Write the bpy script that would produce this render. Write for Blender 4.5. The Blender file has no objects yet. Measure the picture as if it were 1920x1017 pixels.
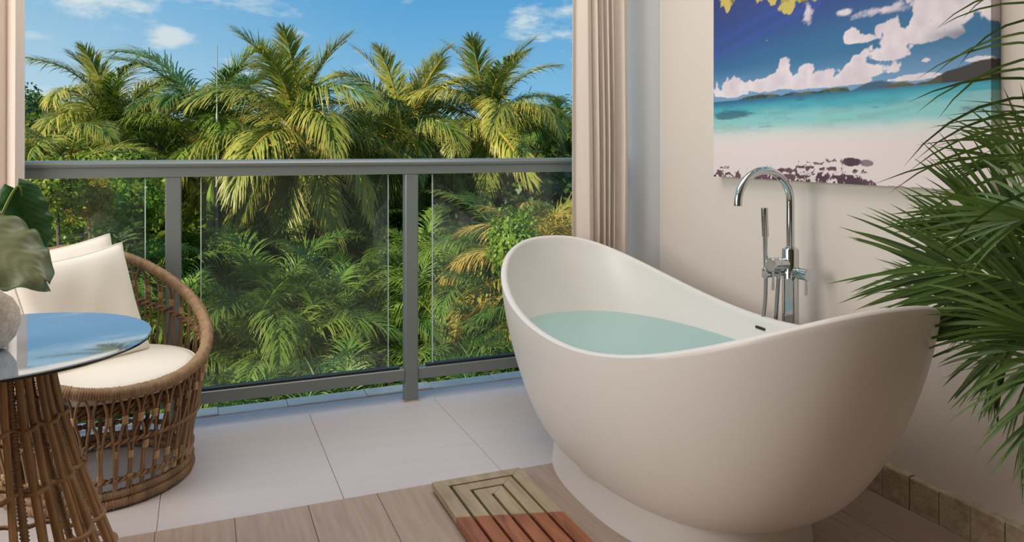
import bpy, math, random
import numpy as np
from mathutils import Vector, Matrix
R = math.radians
rnd = random.Random(7)
rng = np.random.default_rng(7)
SC = bpy.context.scene
COL = SC.collection

# ------------------------------------------------------------------ camera
F, EYE, HY, CX, TH = 1430.0, 1.12, 277.0, 960.0, R(22.25)
cd = bpy.data.cameras.new('camera'); cam = bpy.data.objects.new('camera', cd); COL.objects.link(cam)
cam.location = (0, 0, EYE); cam.rotation_euler = (R(90), 0, -TH)
cd.sensor_width = 36; cd.lens = 36 * F / 1920; cd.shift_y = (HY - 508.5) / 1920
cd.clip_start = 0.05; cd.clip_end = 500
SC.camera = cam
SC.view_settings.view_transform = 'Standard'; SC.view_settings.look = 'None'
SC.view_settings.gamma = 1; SC.view_settings.exposure = 0.0; SC.view_settings.use_curve_mapping = False

FW = np.array([math.sin(TH), math.cos(TH), 0]); RT = np.array([math.cos(TH), -math.sin(TH), 0])
def at(px, py, d):
    """world point seen at a pixel, d metres ahead"""
    p = np.array([0, 0, EYE]) + d * (FW + RT * (px - CX) / F + np.array([0, 0, 1]) * (HY - py) / F)
    return p

def lin(r, g, b):
    f = lambda c: (c / 255 / 12.92) if c / 255 <= .04045 else ((c / 255 + .055) / 1.055) ** 2.4
    return (f(r), f(g), f(b), 1)

# ------------------------------------------------------------------ world
W = bpy.data.worlds.new('sky'); SC.world = W; W.use_nodes = True
def build_world():
    nt = W.node_tree; nt.nodes.clear(); N = nt.nodes.new; L = nt.links.new
    out = N('ShaderNodeOutputWorld'); bg = N('ShaderNodeBackground'); L(bg.outputs[0], out.inputs[0])
    tc = N('ShaderNodeTexCoord')
    sep = N('ShaderNodeSeparateXYZ'); L(tc.outputs['Generated'], sep.inputs[0])
    def m(op, a, b=None, c=None):
        n = N('ShaderNodeMath'); n.operation = op
        for i, v in enumerate((a, b, c)):
            if v is None: continue
            if isinstance(v, (int, float)): n.inputs[i].default_value = v
            else: L(v, n.inputs[i])
        return n.outputs[0]
    def mixc(f, a, b):
        n = N('ShaderNodeMix'); n.data_type = 'RGBA'
        if isinstance(f, (int, float)): n.inputs['Factor'].default_value = f
        else: L(f, n.inputs['Factor'])
        for k, v in ((6, a), (7, b)):
            if isinstance(v, tuple): n.inputs[k].default_value = v
            else: L(v, n.inputs[k])
        return n.outputs[2]
    def ramp(f, p0, p1):
        n = N('ShaderNodeMapRange'); n.interpolation_type = 'SMOOTHSTEP'; L(f, n.inputs[0])
        n.inputs[1].default_value = p0; n.inputs[2].default_value = p1
        return n.outputs[0]
    z = sep.outputs[2]
    # brighter and paler towards the sun's side (left)
    dot = N('ShaderNodeVectorMath'); dot.operation = 'DOT_PRODUCT'; L(tc.outputs['Generated'], dot.inputs[0])
    dot.inputs[1].default_value = Vector((-.80, .60, .05)).normalized()
    side = ramp(dot.outputs['Value'], .35, .98)
    hor = mixc(side, lin(138, 194, 226), lin(212, 230, 232))
    zen = mixc(side, lin(78, 156, 210), lin(132, 188, 222))
    sky = mixc(ramp(z, -.02, .26), hor, zen)
    sky = mixc(ramp(z, .25, 1.0), sky, lin(72, 140, 196))
    # clouds: scattered by noise, plus three cumulus banks at their own bearings
    mp = N('ShaderNodeMapping'); L(tc.outputs['Generated'], mp.inputs[0]); mp.inputs['Scale'].default_value = (1, 1, 2.6)
    nz = N('ShaderNodeTexNoise'); L(mp.outputs[0], nz.inputs[0]); nz.inputs['Scale'].default_value = 9; nz.inputs['Detail'].default_value = 8; nz.inputs['Roughness'].default_value = .58
    n1 = nz.outputs[0]
    scat = m('MULTIPLY', ramp(n1, .565, .75), .8)
    cl = scat
    banks = [((225, -8), (165, 62), 1.0), ((322, 64), (62, 30), .85), ((313, 78), (48, 18), .8), ((1060, 52), (160, 52), 1.0), ((1010, 72), (70, 20), .8), ((548, 62), (45, 14), .5), ((60, 66), (55, 12), .4)]
    for (px, py), (sx, sy), st in banks:
        d = at(px, py, 1.0) - np.array([0, 0, EYE]); d = Vector(d).normalized()
        rt = Vector((0, 0, 1)).cross(d).normalized(); up = d.cross(rt)
        acc = None
        for ax, s in ((rt, sx / F), (up, sy / F)):
            v = N('ShaderNodeVectorMath'); v.operation = 'DOT_PRODUCT'; L(tc.outputs['Generated'], v.inputs[0]); v.inputs[1].default_value = ax
            q = m('DIVIDE', v.outputs['Value'], s); q = m('MULTIPLY', q, q); acc = q if acc is None else m('ADD', acc, q)
        front = N('ShaderNodeVectorMath'); front.operation = 'DOT_PRODUCT'; L(tc.outputs['Generated'], front.inputs[0]); front.inputs[1].default_value = d
        f = m('SUBTRACT', 1.0, m('SQRT', acc)); f = m('MULTIPLY', f, m('GREATER_THAN', front.outputs['Value'], 0.0))
        f = m('ADD', f, m('MULTIPLY', m('SUBTRACT', n1, .53), 4.2))
        f = m('MULTIPLY', ramp(f, .12, .85), st)
        f = m('MULTIPLY', f, m('LESS_THAN', acc, 1.7))
        cl = m('MAXIMUM', cl, f)
    sky = mixc(m('MULTIPLY', cl, .85), sky, lin(226, 234, 230))
    gnd = mixc(ramp(z, -.12, -.01), lin(70, 84, 48), sky)
    L(gnd, bg.inputs[0]); bg.inputs[1].default_value = 1.0
build_world()

# ------------------------------------------------------------------ sun and large lights
sd = bpy.data.lights.new('sun', 'SUN'); so = bpy.data.objects.new('sun', sd); COL.objects.link(so)
SUN = Vector((-.77, -.38, .48)).normalized()
so.rotation_euler = SUN.to_track_quat('Z', 'Y').to_euler(); sd.energy = 7.6; sd.angle = R(.6); sd.color = (1.0, .87, .64)
def area(name, loc, aim, sx, sy, power, color):
    d = bpy.data.lights.new(name, 'AREA'); o = bpy.data.objects.new(name, d); COL.objects.link(o)
    d.shape = 'RECTANGLE'; d.size = sx; d.size_y = sy; d.energy = power; d.color = color
    o.location = loc; o.rotation_euler = (Vector(loc) - Vector(aim)).to_track_quat('Z', 'Y').to_euler()
    return o
area('side_fill', (-2.4, 1.9, 1.55), (1.5, 2.2, .7), 1.6, 1.7, 58, (1.0, .965, .92))  # added side fill to brighten the interior; the wall has no window
area('overhead_fill', (0.5, 2.75, 2.58), (0.55, 2.8, 0), 2.4, 1.4, 30, (1.0, .955, .91))  # added overhead fill for room and curb; no lamp fitting there
# ------------------------------------------------------------------ materials
def new_mat(name):
    m = bpy.data.materials.new(name); m.use_nodes = True
    nt = m.node_tree; b = nt.nodes['Principled BSDF']
    return m, nt, b
def P(name, col, rough=.5, metal=0.0, noise=None, bump=None, spec=.5, sheen=0, coat=0, coord='Object'):
    """noise = (scale xyz, amount, second colour); bump = (scale xyz, strength)"""
    m, nt, b = new_mat(name); N = nt.nodes.new; L = nt.links.new
    b.inputs['Base Color'].default_value = col; b.inputs['Roughness'].default_value = rough; b.inputs['Metallic'].default_value = metal
    b.inputs['Specular IOR Level'].default_value = spec; b.inputs['Sheen Weight'].default_value = sheen; b.inputs['Coat Weight'].default_value = coat
    tc = N('ShaderNodeTexCoord')
    def nz(scale, detail=6):
        mp = N('ShaderNodeMapping'); L(tc.outputs[coord], mp.inputs[0]); mp.inputs['Scale'].default_value = scale
        n = N('ShaderNodeTexNoise'); L(mp.outputs[0], n.inputs[0]); n.inputs['Scale'].default_value = 1; n.inputs['Detail'].default_value = detail
        return n.outputs[0]
    if noise:
        sc, amt, c2 = noise
        mr = N('ShaderNodeMapRange'); L(nz(sc), mr.inputs[0]); mr.inputs[1].default_value = .35; mr.inputs[2].default_value = .68; mr.inputs[4].default_value = amt
        mx = N('ShaderNodeMix'); mx.data_type = 'RGBA'; L(mr.outputs[0], mx.inputs['Factor']); mx.inputs[6].default_value = col; mx.inputs[7].default_value = c2
        L(mx.outputs[2], b.inputs['Base Color'])
    if bump:
        bp = N('ShaderNodeBump'); bp.inputs['Strength'].default_value = bump[1]; bp.inputs['Distance'].default_value = bump[2] if len(bump) > 2 else .002
        L(nz(bump[0]), bp.inputs['Height']); L(bp.outputs[0], b.inputs['Normal'])
    return m

def leaf_mat(name, c_lo, c_hi, c_tip, tip=.5, trans=.35, rough=.42, spec=.4):
    m, nt, b = new_mat(name); N = nt.nodes.new; L = nt.links.new
    oi = N('ShaderNodeObjectInfo'); at_ = N('ShaderNodeAttribute'); at_.attribute_name = 'along'
    mx = N('ShaderNodeMix'); mx.data_type = 'RGBA'; mx.inputs[6].default_value = c_lo; mx.inputs[7].default_value = c_hi
    tc = N('ShaderNodeTexCoord'); n = N('ShaderNodeTexNoise'); L(tc.outputs['Object'], n.inputs[0]); n.inputs['Scale'].default_value = 3
    ad = N('ShaderNodeMath'); ad.operation = 'MULTIPLY_ADD'; L(n.outputs[0], ad.inputs[0]); ad.inputs[1].default_value = .8; 
    sb = N('ShaderNodeMath'); sb.operation = 'SUBTRACT'; L(oi.outputs['Random'], sb.inputs[0]); sb.inputs[1].default_value = .4
    L(sb.outputs[0], ad.inputs[2]); ad.use_clamp = True
    L(ad.outputs[0], mx.inputs['Factor'])
    mt = N('ShaderNodeMix'); mt.data_type = 'RGBA'; L(mx.outputs[2], mt.inputs[6]); mt.inputs[7].default_value = c_tip
    pw = N('ShaderNodeMath'); pw.operation = 'POWER'; L(at_.outputs['Fac'], pw.inputs[0]); pw.inputs[1].default_value = 2.0
    ml = N('ShaderNodeMath'); ml.operation = 'MULTIPLY'; L(pw.outputs[0], ml.inputs[0]); ml.inputs[1].default_value = tip
    L(ml.outputs[0], mt.inputs['Factor'])
    L(mt.outputs[2], b.inputs['Base Color']); b.inputs['Roughness'].default_value = rough; b.inputs['Specular IOR Level'].default_value = spec
    tr = N('ShaderNodeBsdfTranslucent'); L(mt.outputs[2], tr.inputs[0])
    ms = N('ShaderNodeMixShader'); ms.inputs[0].default_value = trans; L(b.outputs[0], ms.inputs[1]); L(tr.outputs[0], ms.inputs[2])
    L(ms.outputs[0], nt.nodes['Material Output'].inputs[0])
    return m

M = {}
M['wall'] = P('wall_paint', lin(224, 213, 203), .75, bump=((30, 30, 30), .12, .003), noise=((1.5, 1.5, 1.5), .3, lin(219, 207, 196)))
M['darkwall'] = P('taupe_wall_paint', lin(150, 134, 112), .8)
M['ceiling'] = P('ceiling_paint', lin(232, 226, 220), .8)
M['column'] = P('column_plaster', lin(214, 214, 216), .8, bump=((25, 25, 25), .2, .004))
M['tile'] = P('pale_porcelain', lin(214, 207, 206), .42, noise=((2.2, 70, 1), .55, lin(203, 193, 190)), bump=((3, 90, 1), .12, .001), spec=.4)
M['plank'] = P('linen_porcelain', lin(186, 164, 148), .5, noise=((55, 4, 1), .6, lin(162, 139, 123)), bump=((90, 90, 1), .15, .001), spec=.35)
M['grout'] = P('grout', lin(150, 134, 122), .9)
M['curb'] = P('curb_stone', lin(232, 224, 212), .6, noise=((20, 20, 20), .5, lin(212, 200, 186)))
M['gutter'] = P('gutter_tile', lin(206, 200, 198), .5, noise=((12, 60, 3), .5, lin(192, 186, 186)))
M['travertine'] = P('travertine', lin(206, 190, 164), .7, noise=((20, 26, 34), .75, lin(158, 134, 110)), bump=((80, 80, 80), .8, .005))
M['rail'] = P('rail_metal', lin(128, 136, 134), .32, .15, bump=((200, 4, 4), .04, .0005))
M['channel'] = P('rail_channel_dark', lin(38, 48, 58), .35, .3)
M['rust'] = P('post_sealant', lin(180, 160, 140), .7)
M['curtain'] = P('curtain_linen', lin(232, 218, 206), .85, sheen=.25, bump=((300, 300, 60), .25, .0008), noise=((60, 60, 8), .35, lin(222, 205, 192)))
M['tub'] = P('tub_resin', lin(230, 225, 219), .34, spec=.45)
M['tubslot'] = P('overflow_metal', lin(120, 112, 100), .3, .6)
M['slotdark'] = P('overflow_shadow_gap', lin(30, 28, 26), .6)
M['chrome'] = P('chrome', lin(206, 210, 212), .06, 1.0)
M['hose'] = P('hose_steel', lin(170, 172, 174), .22, 1.0)
M['nozzle'] = P('spray_face', lin(120, 122, 124), .4, .6)
M['rattan'] = P('rattan', lin(158, 126, 92), .5, noise=((25, 25, 6), .8, lin(112, 84, 58)), bump=((80, 80, 30), .3, .001), spec=.4)
M['rattan2'] = P('rattan_wrap', lin(172, 142, 108), .5, noise=((40, 40, 40), .8, lin(136, 108, 78)), spec=.4)
M['binding'] = P('pale_cane_binding', lin(198, 164, 120), .5, noise=((60, 60, 60), .6, lin(170, 136, 96)))
M['pole'] = P('rattan_pole', lin(172, 132, 86), .42, noise=((30, 30, 5), .8, lin(118, 84, 50)), spec=.5)
M['fabric'] = P('cream_canvas', lin(245, 239, 226), .85, sheen=.15, bump=((500, 500, 500), .2, .0006), noise=((9, 9, 9), .3, lin(240, 231, 214)))
M['stone'] = P('speckled_stone', lin(222, 208, 190), .8, noise=((110, 110, 110), .8, lin(182, 162, 142)), bump=((90, 90, 90), .3, .0015))
M['soil'] = P('garden_soil', lin(92, 74, 52), .95, noise=((2, 2, 2), .9, lin(52, 46, 30)), bump=((6, 6, 6), 1, .1))
M['trunk'] = P('palm_trunk', lin(140, 122, 98), .9, noise=((4, 4, 9), .8, lin(92, 80, 62)), bump=((3, 3, 40), .6, .02))
M['shaft'] = P('green_crownshaft', lin(120, 150, 60), .5)
M['bark'] = P('dark_bark', lin(88, 74, 58), .9)
M['crownbase'] = P('leaf_sheath_fibre', lin(150, 116, 62), .8, noise=((12, 12, 5), .9, lin(110, 84, 50)))
M['mast'] = P('mast_steel', lin(150, 152, 150), .5, .4)
M['rachis'] = P('frond_stalk', lin(176, 160, 66), .5, noise=((3, 3, 3), .8, lin(190, 140, 60)))
M['rachis_g'] = P('green_stalk', lin(120, 140, 54), .5)
M['coco'] = leaf_mat('coconut_leaf', lin(74, 116, 42), lin(168, 174, 80), lin(222, 198, 104), .6)
M['areca'] = leaf_mat('areca_leaf', lin(46, 96, 38), lin(134, 168, 70), lin(190, 180, 84), .4)
M['dark'] = leaf_mat('shade_toned_palm_leaf', lin(40, 78, 26), lin(84, 122, 42), lin(110, 130, 50), .3)  # darker copy of the areca leaf, thicket shade put into its colour
M['dry'] = leaf_mat('dry_palm_leaf', lin(140, 146, 62), lin(204, 178, 92), lin(206, 158, 84), .6)
M['bushleaf'] = leaf_mat('bush_leaf', lin(50, 84, 26), lin(124, 146, 44), lin(150, 160, 50), .2)
M['brightleaf'] = leaf_mat('bright_bush_leaf', lin(84, 130, 40), lin(176, 196, 70), lin(190, 190, 80), .2)
M['croton'] = leaf_mat('croton_leaf', lin(110, 146, 40), lin(224, 160, 60), lin(210, 190, 80), .3)
M['indoor'] = leaf_mat('indoor_palm_leaf', lin(40, 66, 30), lin(92, 122, 54), lin(96, 122, 58), .3, trans=.18, rough=.36)
M['alocasia'] = leaf_mat('broad_leaf', lin(104, 116, 78), lin(132, 136, 100), lin(78, 104, 50), .6, trans=.15, rough=.35)
M['alocasia_d'] = leaf_mat('dark_broad_leaf', lin(36, 84, 34), lin(48, 98, 40), lin(60, 110, 50), .3, trans=.2, rough=.35)

def m_glass():
    m, nt, b = new_mat('rail_glass'); N = nt.nodes.new; L = nt.links.new; nt.nodes.remove(b)
    tr = N('ShaderNodeBsdfTransparent'); tr.inputs[0].default_value = (.93, .96, .95, 1)
    gl = N('ShaderNodeBsdfGlossy'); gl.inputs['Roughness'].default_value = .02
    df = N('ShaderNodeBsdfDiffuse'); df.inputs[0].default_value = lin(200, 215, 215)
    fr = N('ShaderNodeFresnel'); fr.inputs[0].default_value = 1.5
    a = N('ShaderNodeMixShader'); L(fr.outputs[0], a.inputs[0]); L(tr.outputs[0], a.inputs[1]); L(gl.outputs[0], a.inputs[2])
    c = N('ShaderNodeMixShader'); c.inputs[0].default_value = .022; L(a.outputs[0], c.inputs[1]); L(df.outputs[0], c.inputs[2])
    L(c.outputs[0], nt.nodes['Material Output'].inputs[0]); return m
M['glass'] = m_glass(); M['glassedge'] = P('polished_glass_edge', lin(206, 226, 220), .2, spec=.8)
def m_water():
    m, nt, b = new_mat('bath_water'); N = nt.nodes.new; L = nt.links.new; nt.nodes.remove(b)
    tr = N('ShaderNodeBsdfTransparent'); tr.inputs[0].default_value = lin(200, 240, 240)
    df = N('ShaderNodeBsdfDiffuse'); df.inputs[0].default_value = lin(186, 226, 223)
    gl = N('ShaderNodeBsdfGlossy'); gl.inputs['Roughness'].default_value = .03
    fr = N('ShaderNodeFresnel'); fr.inputs[0].default_value = 1.33
    a = N('ShaderNodeMixShader'); a.inputs[0].default_value = .8; L(tr.outputs[0], a.inputs[1]); L(df.outputs[0], a.inputs[2])
    c = N('ShaderNodeMixShader'); L(fr.outputs[0], c.inputs[0]); L(a.outputs[0], c.inputs[1]); L(gl.outputs[0], c.inputs[2])
    L(c.outputs[0], nt.nodes['Material Output'].inputs[0]); return m
M['water'] = m_water()
def m_tableglass():
    m, nt, b = new_mat('smoked_mirror_glass'); N = nt.nodes.new; L = nt.links.new
    b.inputs['Base Color'].default_value = lin(190, 205, 222); b.inputs['Metallic'].default_value = .75; b.inputs['Roughness'].default_value = .04
    return m
M['tableglass'] = m_tableglass()
M['tableedge'] = P('smoked_glass_edge', lin(22, 28, 36), .1, spec=.8)
def m_teak():
    m, nt, b = new_mat('teak'); N = nt.nodes.new; L = nt.links.new
    tc = N('ShaderNodeTexCoord'); ge = N('ShaderNodeNewGeometry')
    mp = N('ShaderNodeMapping'); L(tc.outputs['Object'], mp.inputs[0]); mp.inputs['Scale'].default_value = (40, 6, 40)
    n = N('ShaderNodeTexNoise'); L(mp.outputs[0], n.inputs[0]); n.inputs['Scale'].default_value = 1; n.inputs['Detail'].default_value = 7; n.inputs['Distortion'].default_value = .6
    def mix(f, a, c):
        x = N('ShaderNodeMix'); x.data_type = 'RGBA'; L(f, x.inputs['Factor'])
        for k, v in ((6, a), (7, c)):
            if isinstance(v, tuple): x.inputs[k].default_value = v
            else: L(v, x.inputs[k])
        return x.outputs[2]
    mr = N('ShaderNodeMapRange'); L(n.outputs[0], mr.inputs[0]); mr.inputs[1].default_value = .3; mr.inputs[2].default_value = .7
    red = mix(mr.outputs[0], lin(172, 106, 66), lin(120, 66, 38))
    pale = mix(mr.outputs[0], lin(184, 166, 134), lin(158, 138, 108))
    # the far half is coloured paler, along a straight line
    sp = N('ShaderNodeSeparateXYZ'); L(ge.outputs['Position'], sp.inputs[0])
    a = N('ShaderNodeMath'); a.operation = 'MULTIPLY_ADD'; L(sp.outputs[0], a.inputs[0]); a.inputs[1].default_value = TEAK_K; L(sp.outputs[1], a.inputs[2])
    s = N('ShaderNodeMapRange'); L(a.outputs[0], s.inputs[0]); s.inputs[1].default_value = TEAK_C - .004; s.inputs[2].default_value = TEAK_C + .004
    L(mix(s.outputs[0], red, pale), b.inputs['Base Color']); b.inputs['Roughness'].default_value = .5
    return m
def atz(px, py, z):
    r = FW + RT * (px - CX) / F + np.array([0, 0, 1]) * (HY - py) / F
    t = (z - EYE) / r[2]; return np.array([0, 0, EYE]) + r * t
_a, _b = atz(850, 972, .03), atz(1062, 960, .03)
TEAK_K = -(_b[1] - _a[1]) / (_b[0] - _a[0]); TEAK_C = _a[1] + TEAK_K * _a[0]
M['teak'] = m_teak()
M['teakdark'] = P('teak_runner', lin(92, 62, 40), .7)

# ------------------------------------------------------------------ helpers
def tag(o, label=None, cat=None, group=None, kind=None):
    if label: o['label'] = label
    if cat: o['category'] = cat
    if group: o['group'] = group
    if kind: o['kind'] = kind
    return o
def empty(name, loc=(0, 0, 0), rz=0.0, label=None, cat=None, group=None):
    o = bpy.data.objects.new(name, None); COL.objects.link(o); o.location = loc; o.rotation_euler = (0, 0, rz)
    o.empty_display_size = .1
    return tag(o, label, cat, group)
def link(name, me, parent=None):
    o = bpy.data.objects.new(name, me); COL.objects.link(o)
    if parent: o.parent = parent
    return o
class MB:
    def __init__(s): s.v = []; s.f = []; s.mi = []; s.al = []
    def add(s, vs, fs, mi=0, al=None):
        n = len(s.v); s.v += [tuple(map(float, q)) for q in vs]; s.f += [tuple(int(i) + n for i in f) for f in fs]; s.mi += [mi] * len(fs)
        s.al += list(al) if al is not None else [0.0] * len(vs)
    def box(s, lo, hi, bev=0.0, mi=0):
        x0, y0, z0 = lo; x1, y1, z1 = hi; b = min(bev, (x1 - x0) / 3, (y1 - y0) / 3, (z1 - z0) / 3)
        if b <= 0:
            s.add([(x0, y0, z0), (x1, y0, z0), (x1, y1, z0), (x0, y1, z0), (x0, y0, z1), (x1, y0, z1), (x1, y1, z1), (x0, y1, z1)],
                  [(0, 3, 2, 1), (4, 5, 6, 7), (0, 1, 5, 4), (1, 2, 6, 5), (2, 3, 7, 6), (3, 0, 4, 7)], mi); return
        rings = []
        for z, i in ((z0, b), (z0 + b, 0), (z1 - b, 0), (z1, b)):
            c = b if i == 0 else b
            rings.append([(x0 + i + (b if i == 0 else 0), y0 + i, z), (x1 - i - (b if i == 0 else 0), y0 + i, z), (x1 - i, y0 + i + (b if i == 0 else 0), z), (x1 - i, y1 - i - (b if i == 0 else 0), z),
                          (x1 - i - (b if i == 0 else 0), y1 - i, z), (x0 + i + (b if i == 0 else 0), y1 - i, z), (x0 + i, y1 - i - (b if i == 0 else 0), z), (x0 + i, y0 + i + (b if i == 0 else 0), z)])
        vs = sum(rings, []); fs = []
        for k in range(3):
            for j in range(8): fs.append((k * 8 + j, k * 8 + (j + 1) % 8, k * 8 + 8 + (j + 1) % 8, k * 8 + 8 + j))
        fs.append(tuple(range(7, -1, -1))); fs.append(tuple(range(24, 32))); s.add(vs, fs, mi)
    def tube(s, pts, r, n=8, closed=False, mi=0, cap=True, al=None, rot=None):
        pts = np.asarray(pts, float); m = len(pts); r = np.broadcast_to(np.asarray(r, float), (m,))
        if closed: T = np.roll(pts, -1, 0) - np.roll(pts, 1, 0)
        else: T = np.gradient(pts, axis=0)
        T /= np.linalg.norm(T, axis=1)[:, None] + 1e-12
        up = np.array([0, 0, 1.0]) if abs(T[0][2]) < .9 else np.array([1.0, 0, 0])
        u = np.cross(T[0], up); u /= np.linalg.norm(u); vs = []
        for i in range(m):
            u = u - T[i] * (u @ T[i]); u /= np.linalg.norm(u); w = np.cross(T[i], u)
            for k in range(n):
                a = 2 * math.pi * k / n; vs.append(pts[i] + r[i] * (math.cos(a) * u + math.sin(a) * w))
        fs = []
        for i in range(m if closed else m - 1):
            j = (i + 1) % m
            for k in range(n): fs.append((i * n + k, i * n + (k + 1) % n, j * n + (k + 1) % n, j * n + k))
        if cap and not closed:
            fs.append(tuple(range(n - 1, -1, -1))); fs.append(tuple(range((m - 1) * n, m * n)))
        s.add(vs, fs, mi, None if al is None else np.repeat(al, n))
    def lathe(s, prof, n=48, mi=0, c=(0, 0, 0), axis=None, cap=True):
        """prof: (r, z) list; axis: matrix for orientation"""
        vs = []; fs = []; m = len(prof)
        for r, z in prof:
            for k in range(n):
                a = 2 * math.pi * k / n; v = Vector((r * math.cos(a), r * math.sin(a), z))
                if axis is not None: v = axis @ v
                vs.append((v[0] + c[0], v[1] + c[1], v[2] + c[2]))
        for i in range(m - 1):
            for k in range(n): fs.append((i * n + k, i * n + (k + 1) % n, (i + 1) * n + (k + 1) % n, (i + 1) * n + k))
        if cap and prof[0][0] > 1e-5: fs.append(tuple(range(n - 1, -1, -1)))
        if cap and prof[-1][0] > 1e-5: fs.append(tuple(range((m - 1) * n, m * n)))
        s.add(vs, fs, mi)
    def mesh(s, name, mats, smooth=True):
        me = bpy.data.meshes.new(name); me.from_pydata(s.v, [], s.f); me.update()
        for m in (mats if isinstance(mats, (list, tuple)) else [mats]): me.materials.append(m)
        if any(s.mi): me.polygons.foreach_set('material_index', s.mi)
        if any(s.al):
            a = me.attributes.new('along', 'FLOAT', 'POINT'); a.data.foreach_set('value', s.al)
        if smooth: me.polygons.foreach_set('use_smooth', [True] * len(me.polygons))
        return me
    def build(s, name, mats, parent=None, smooth=True, angle=None):
        me = s.mesh(name, mats, smooth)
        if smooth and angle: me.set_sharp_from_angle(angle=R(angle))
        return link(name, me, parent)
def spline(P_, n):
    """Catmull-Rom through points"""
    P_ = np.asarray(P_, float); Q = np.vstack([2 * P_[0] - P_[1], P_, 2 * P_[-1] - P_[-2]]); m = len(P_) - 1; out = []
    for t in np.linspace(0, m, n):
        i = min(int(t), m - 1); u = t - i; a, b, c, d = Q[i:i + 4]
        out.append(.5 * ((2 * b) + (c - a) * u + (2 * a - 5 * b + 4 * c - d) * u * u + (3 * b - a - 3 * c + d) * u ** 3))
    return np.array(out)
def nrm(v): return v / (np.linalg.norm(v) + 1e-12)

# ------------------------------------------------------------------ room shell
WX = 2.05
def slab(name, lo, hi, mat, **k):
    b = MB(); b.box(lo, hi); o = b.build(name, mat, smooth=False); tag(o, kind='structure'); return o
floor = slab('floor', (-2.7, -2.6, -.16), (2.25, 3.29, -.006), M['grout'])
slab('wall_right', (WX, -2.6, -.1), (WX + .2, 3.13, 2.75), M['wall'])
slab('wall_left', (-2.72, -2.6, -.1), (-2.6, 3.05, 2.75), M['wall'])
slab('wall_back', (-2.72, -2.72, -.1), (2.25, -2.6, 2.75), M['darkwall'])
slab('ceiling', (-2.72, -2.72, 2.62), (2.6, 3.62, 2.9), M['ceiling'])
def tile_mesh(w, h, t=.008, bev=.0012):
    b = MB(); b.box((0, 0, -t), (w, h, 0), bev); return b
def lay(name, mat, x0, x1, y0, y1, parent, ox=0.0):
    g = .0016
    b = tile_mesh(x1 - x0 - g, y1 - y0 - g); o = b.build(name, mat, parent, smooth=False); o.location = (x0 + g / 2, y0 + g / 2, 0); return o
TH_Y = 2.452
xs = [-2.70, -2.29, -1.745, -1.203, -.66, -.1175, .425, .9675, 1.51, 2.05]
ys = [TH_Y, 2.735, 3.29]
for i in range(len(xs) - 1):
    yy = ys if xs[i] >= .42 else [TH_Y, 3.29]
    for j in range(len(yy) - 1): lay('tile', M['tile'], xs[i], xs[i + 1], yy[j], yy[j + 1], floor)
px0 = .096 - .217 * 9
for i in range(19):
    a, b_ = px0 + .217 * i, min(px0 + .217 * (i + 1), WX)
    off = (0, .5, .25, .75)[i % 4] * 1.2
    cuts = [TH_Y] + [c for c in (TH_Y - 1.2 + off * .0 - k * 1.2 - (i % 3) * .31 for k in range(4)) if c > -1.4] + [-1.4]
    for k in range(len(cuts) - 1):
        if cuts[k] - cuts[k + 1] > .05: lay('plank', M['plank'], a, b_, cuts[k + 1], cuts[k], floor)
# gutter strip and curb stones at the balcony's edge
gut = MB(); gut.add([(-2.7, 3.29, -.001), (2.3, 3.29, -.001), (2.3, 3.375, .012), (-2.7, 3.375, .012), (-2.7, 3.29, -.15), (2.3, 3.29, -.15), (2.3, 3.375, -.15), (-2.7, 3.375, -.15)],
                    [(0, 1, 2, 3), (0, 4, 5, 1), (3, 2, 6, 7), (4, 7, 6, 5), (0, 3, 7, 4), (1, 5, 6, 2)])
tag(gut.build('trim_1', M['gutter'], smooth=False), kind='structure')
cb = MB(); cb.box((-2.7, 3.376, -.4), (2.3, 3.47, .004)); curb = tag(cb.build('trim_2', M['grout'], smooth=False), kind='structure')
x = -2.7; k = 0
while x < 2.29:
    w = (.31, .28, .34, .30)[k % 4]; x1 = min(x + w, 2.3); b = MB(); b.box((x + .001, 3.3765, -.38), (x1 - .001, 3.472, .016 + .002 * (k % 3)), .003)
    b.build('stone', M['curb'], curb, smooth=False); x = x1; k += 1
# travertine skirting along the painted wall
bb = slab('baseboard_right', (WX - .012, -2.6, 0), (WX, 3.125, .098), M['grout'])
y = 3.12; k = 0
while y > -1.0:
    b = MB(); w = .098; n = 6
    hh = .104 + rnd.uniform(-.003, .003); dx = rnd.uniform(0, .003)
    # uneven chipped upper edge
    top = [hh - abs(rnd.gauss(0, .0016)) for _ in range(n + 1)]
    vs = []; 
    for i in range(n + 1):
        yy = y - w * i / n; X0 = WX - .022 - dx
        vs += [(X0, yy, .001), (X0, yy, top[i] - .004), (X0 + .003, yy, top[i]), (WX - .0005, yy, top[i])]
    fs = []
    for i in range(n):
        for j in range(3): fs.append((i * 4 + j, i * 4 + j + 1, i * 4 + 5 + j, i * 4 + 4 + j))
    fs += [(0, 3, 2, 1), (n * 4, n * 4 + 1, n * 4 + 2, n * 4 + 3)]
    b.add(vs, fs); b.build('tile', M['travertine'], bb, smooth=False); y -= .1005; k += 1
# round column beyond the wall's end
b = MB(); b.lathe([(.18, -.1), (.18, 2.62)], 64); o = b.build('column', M['column'], angle=40); o.location = (2.155, 3.33, 0); tag(o, kind='structure')

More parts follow.
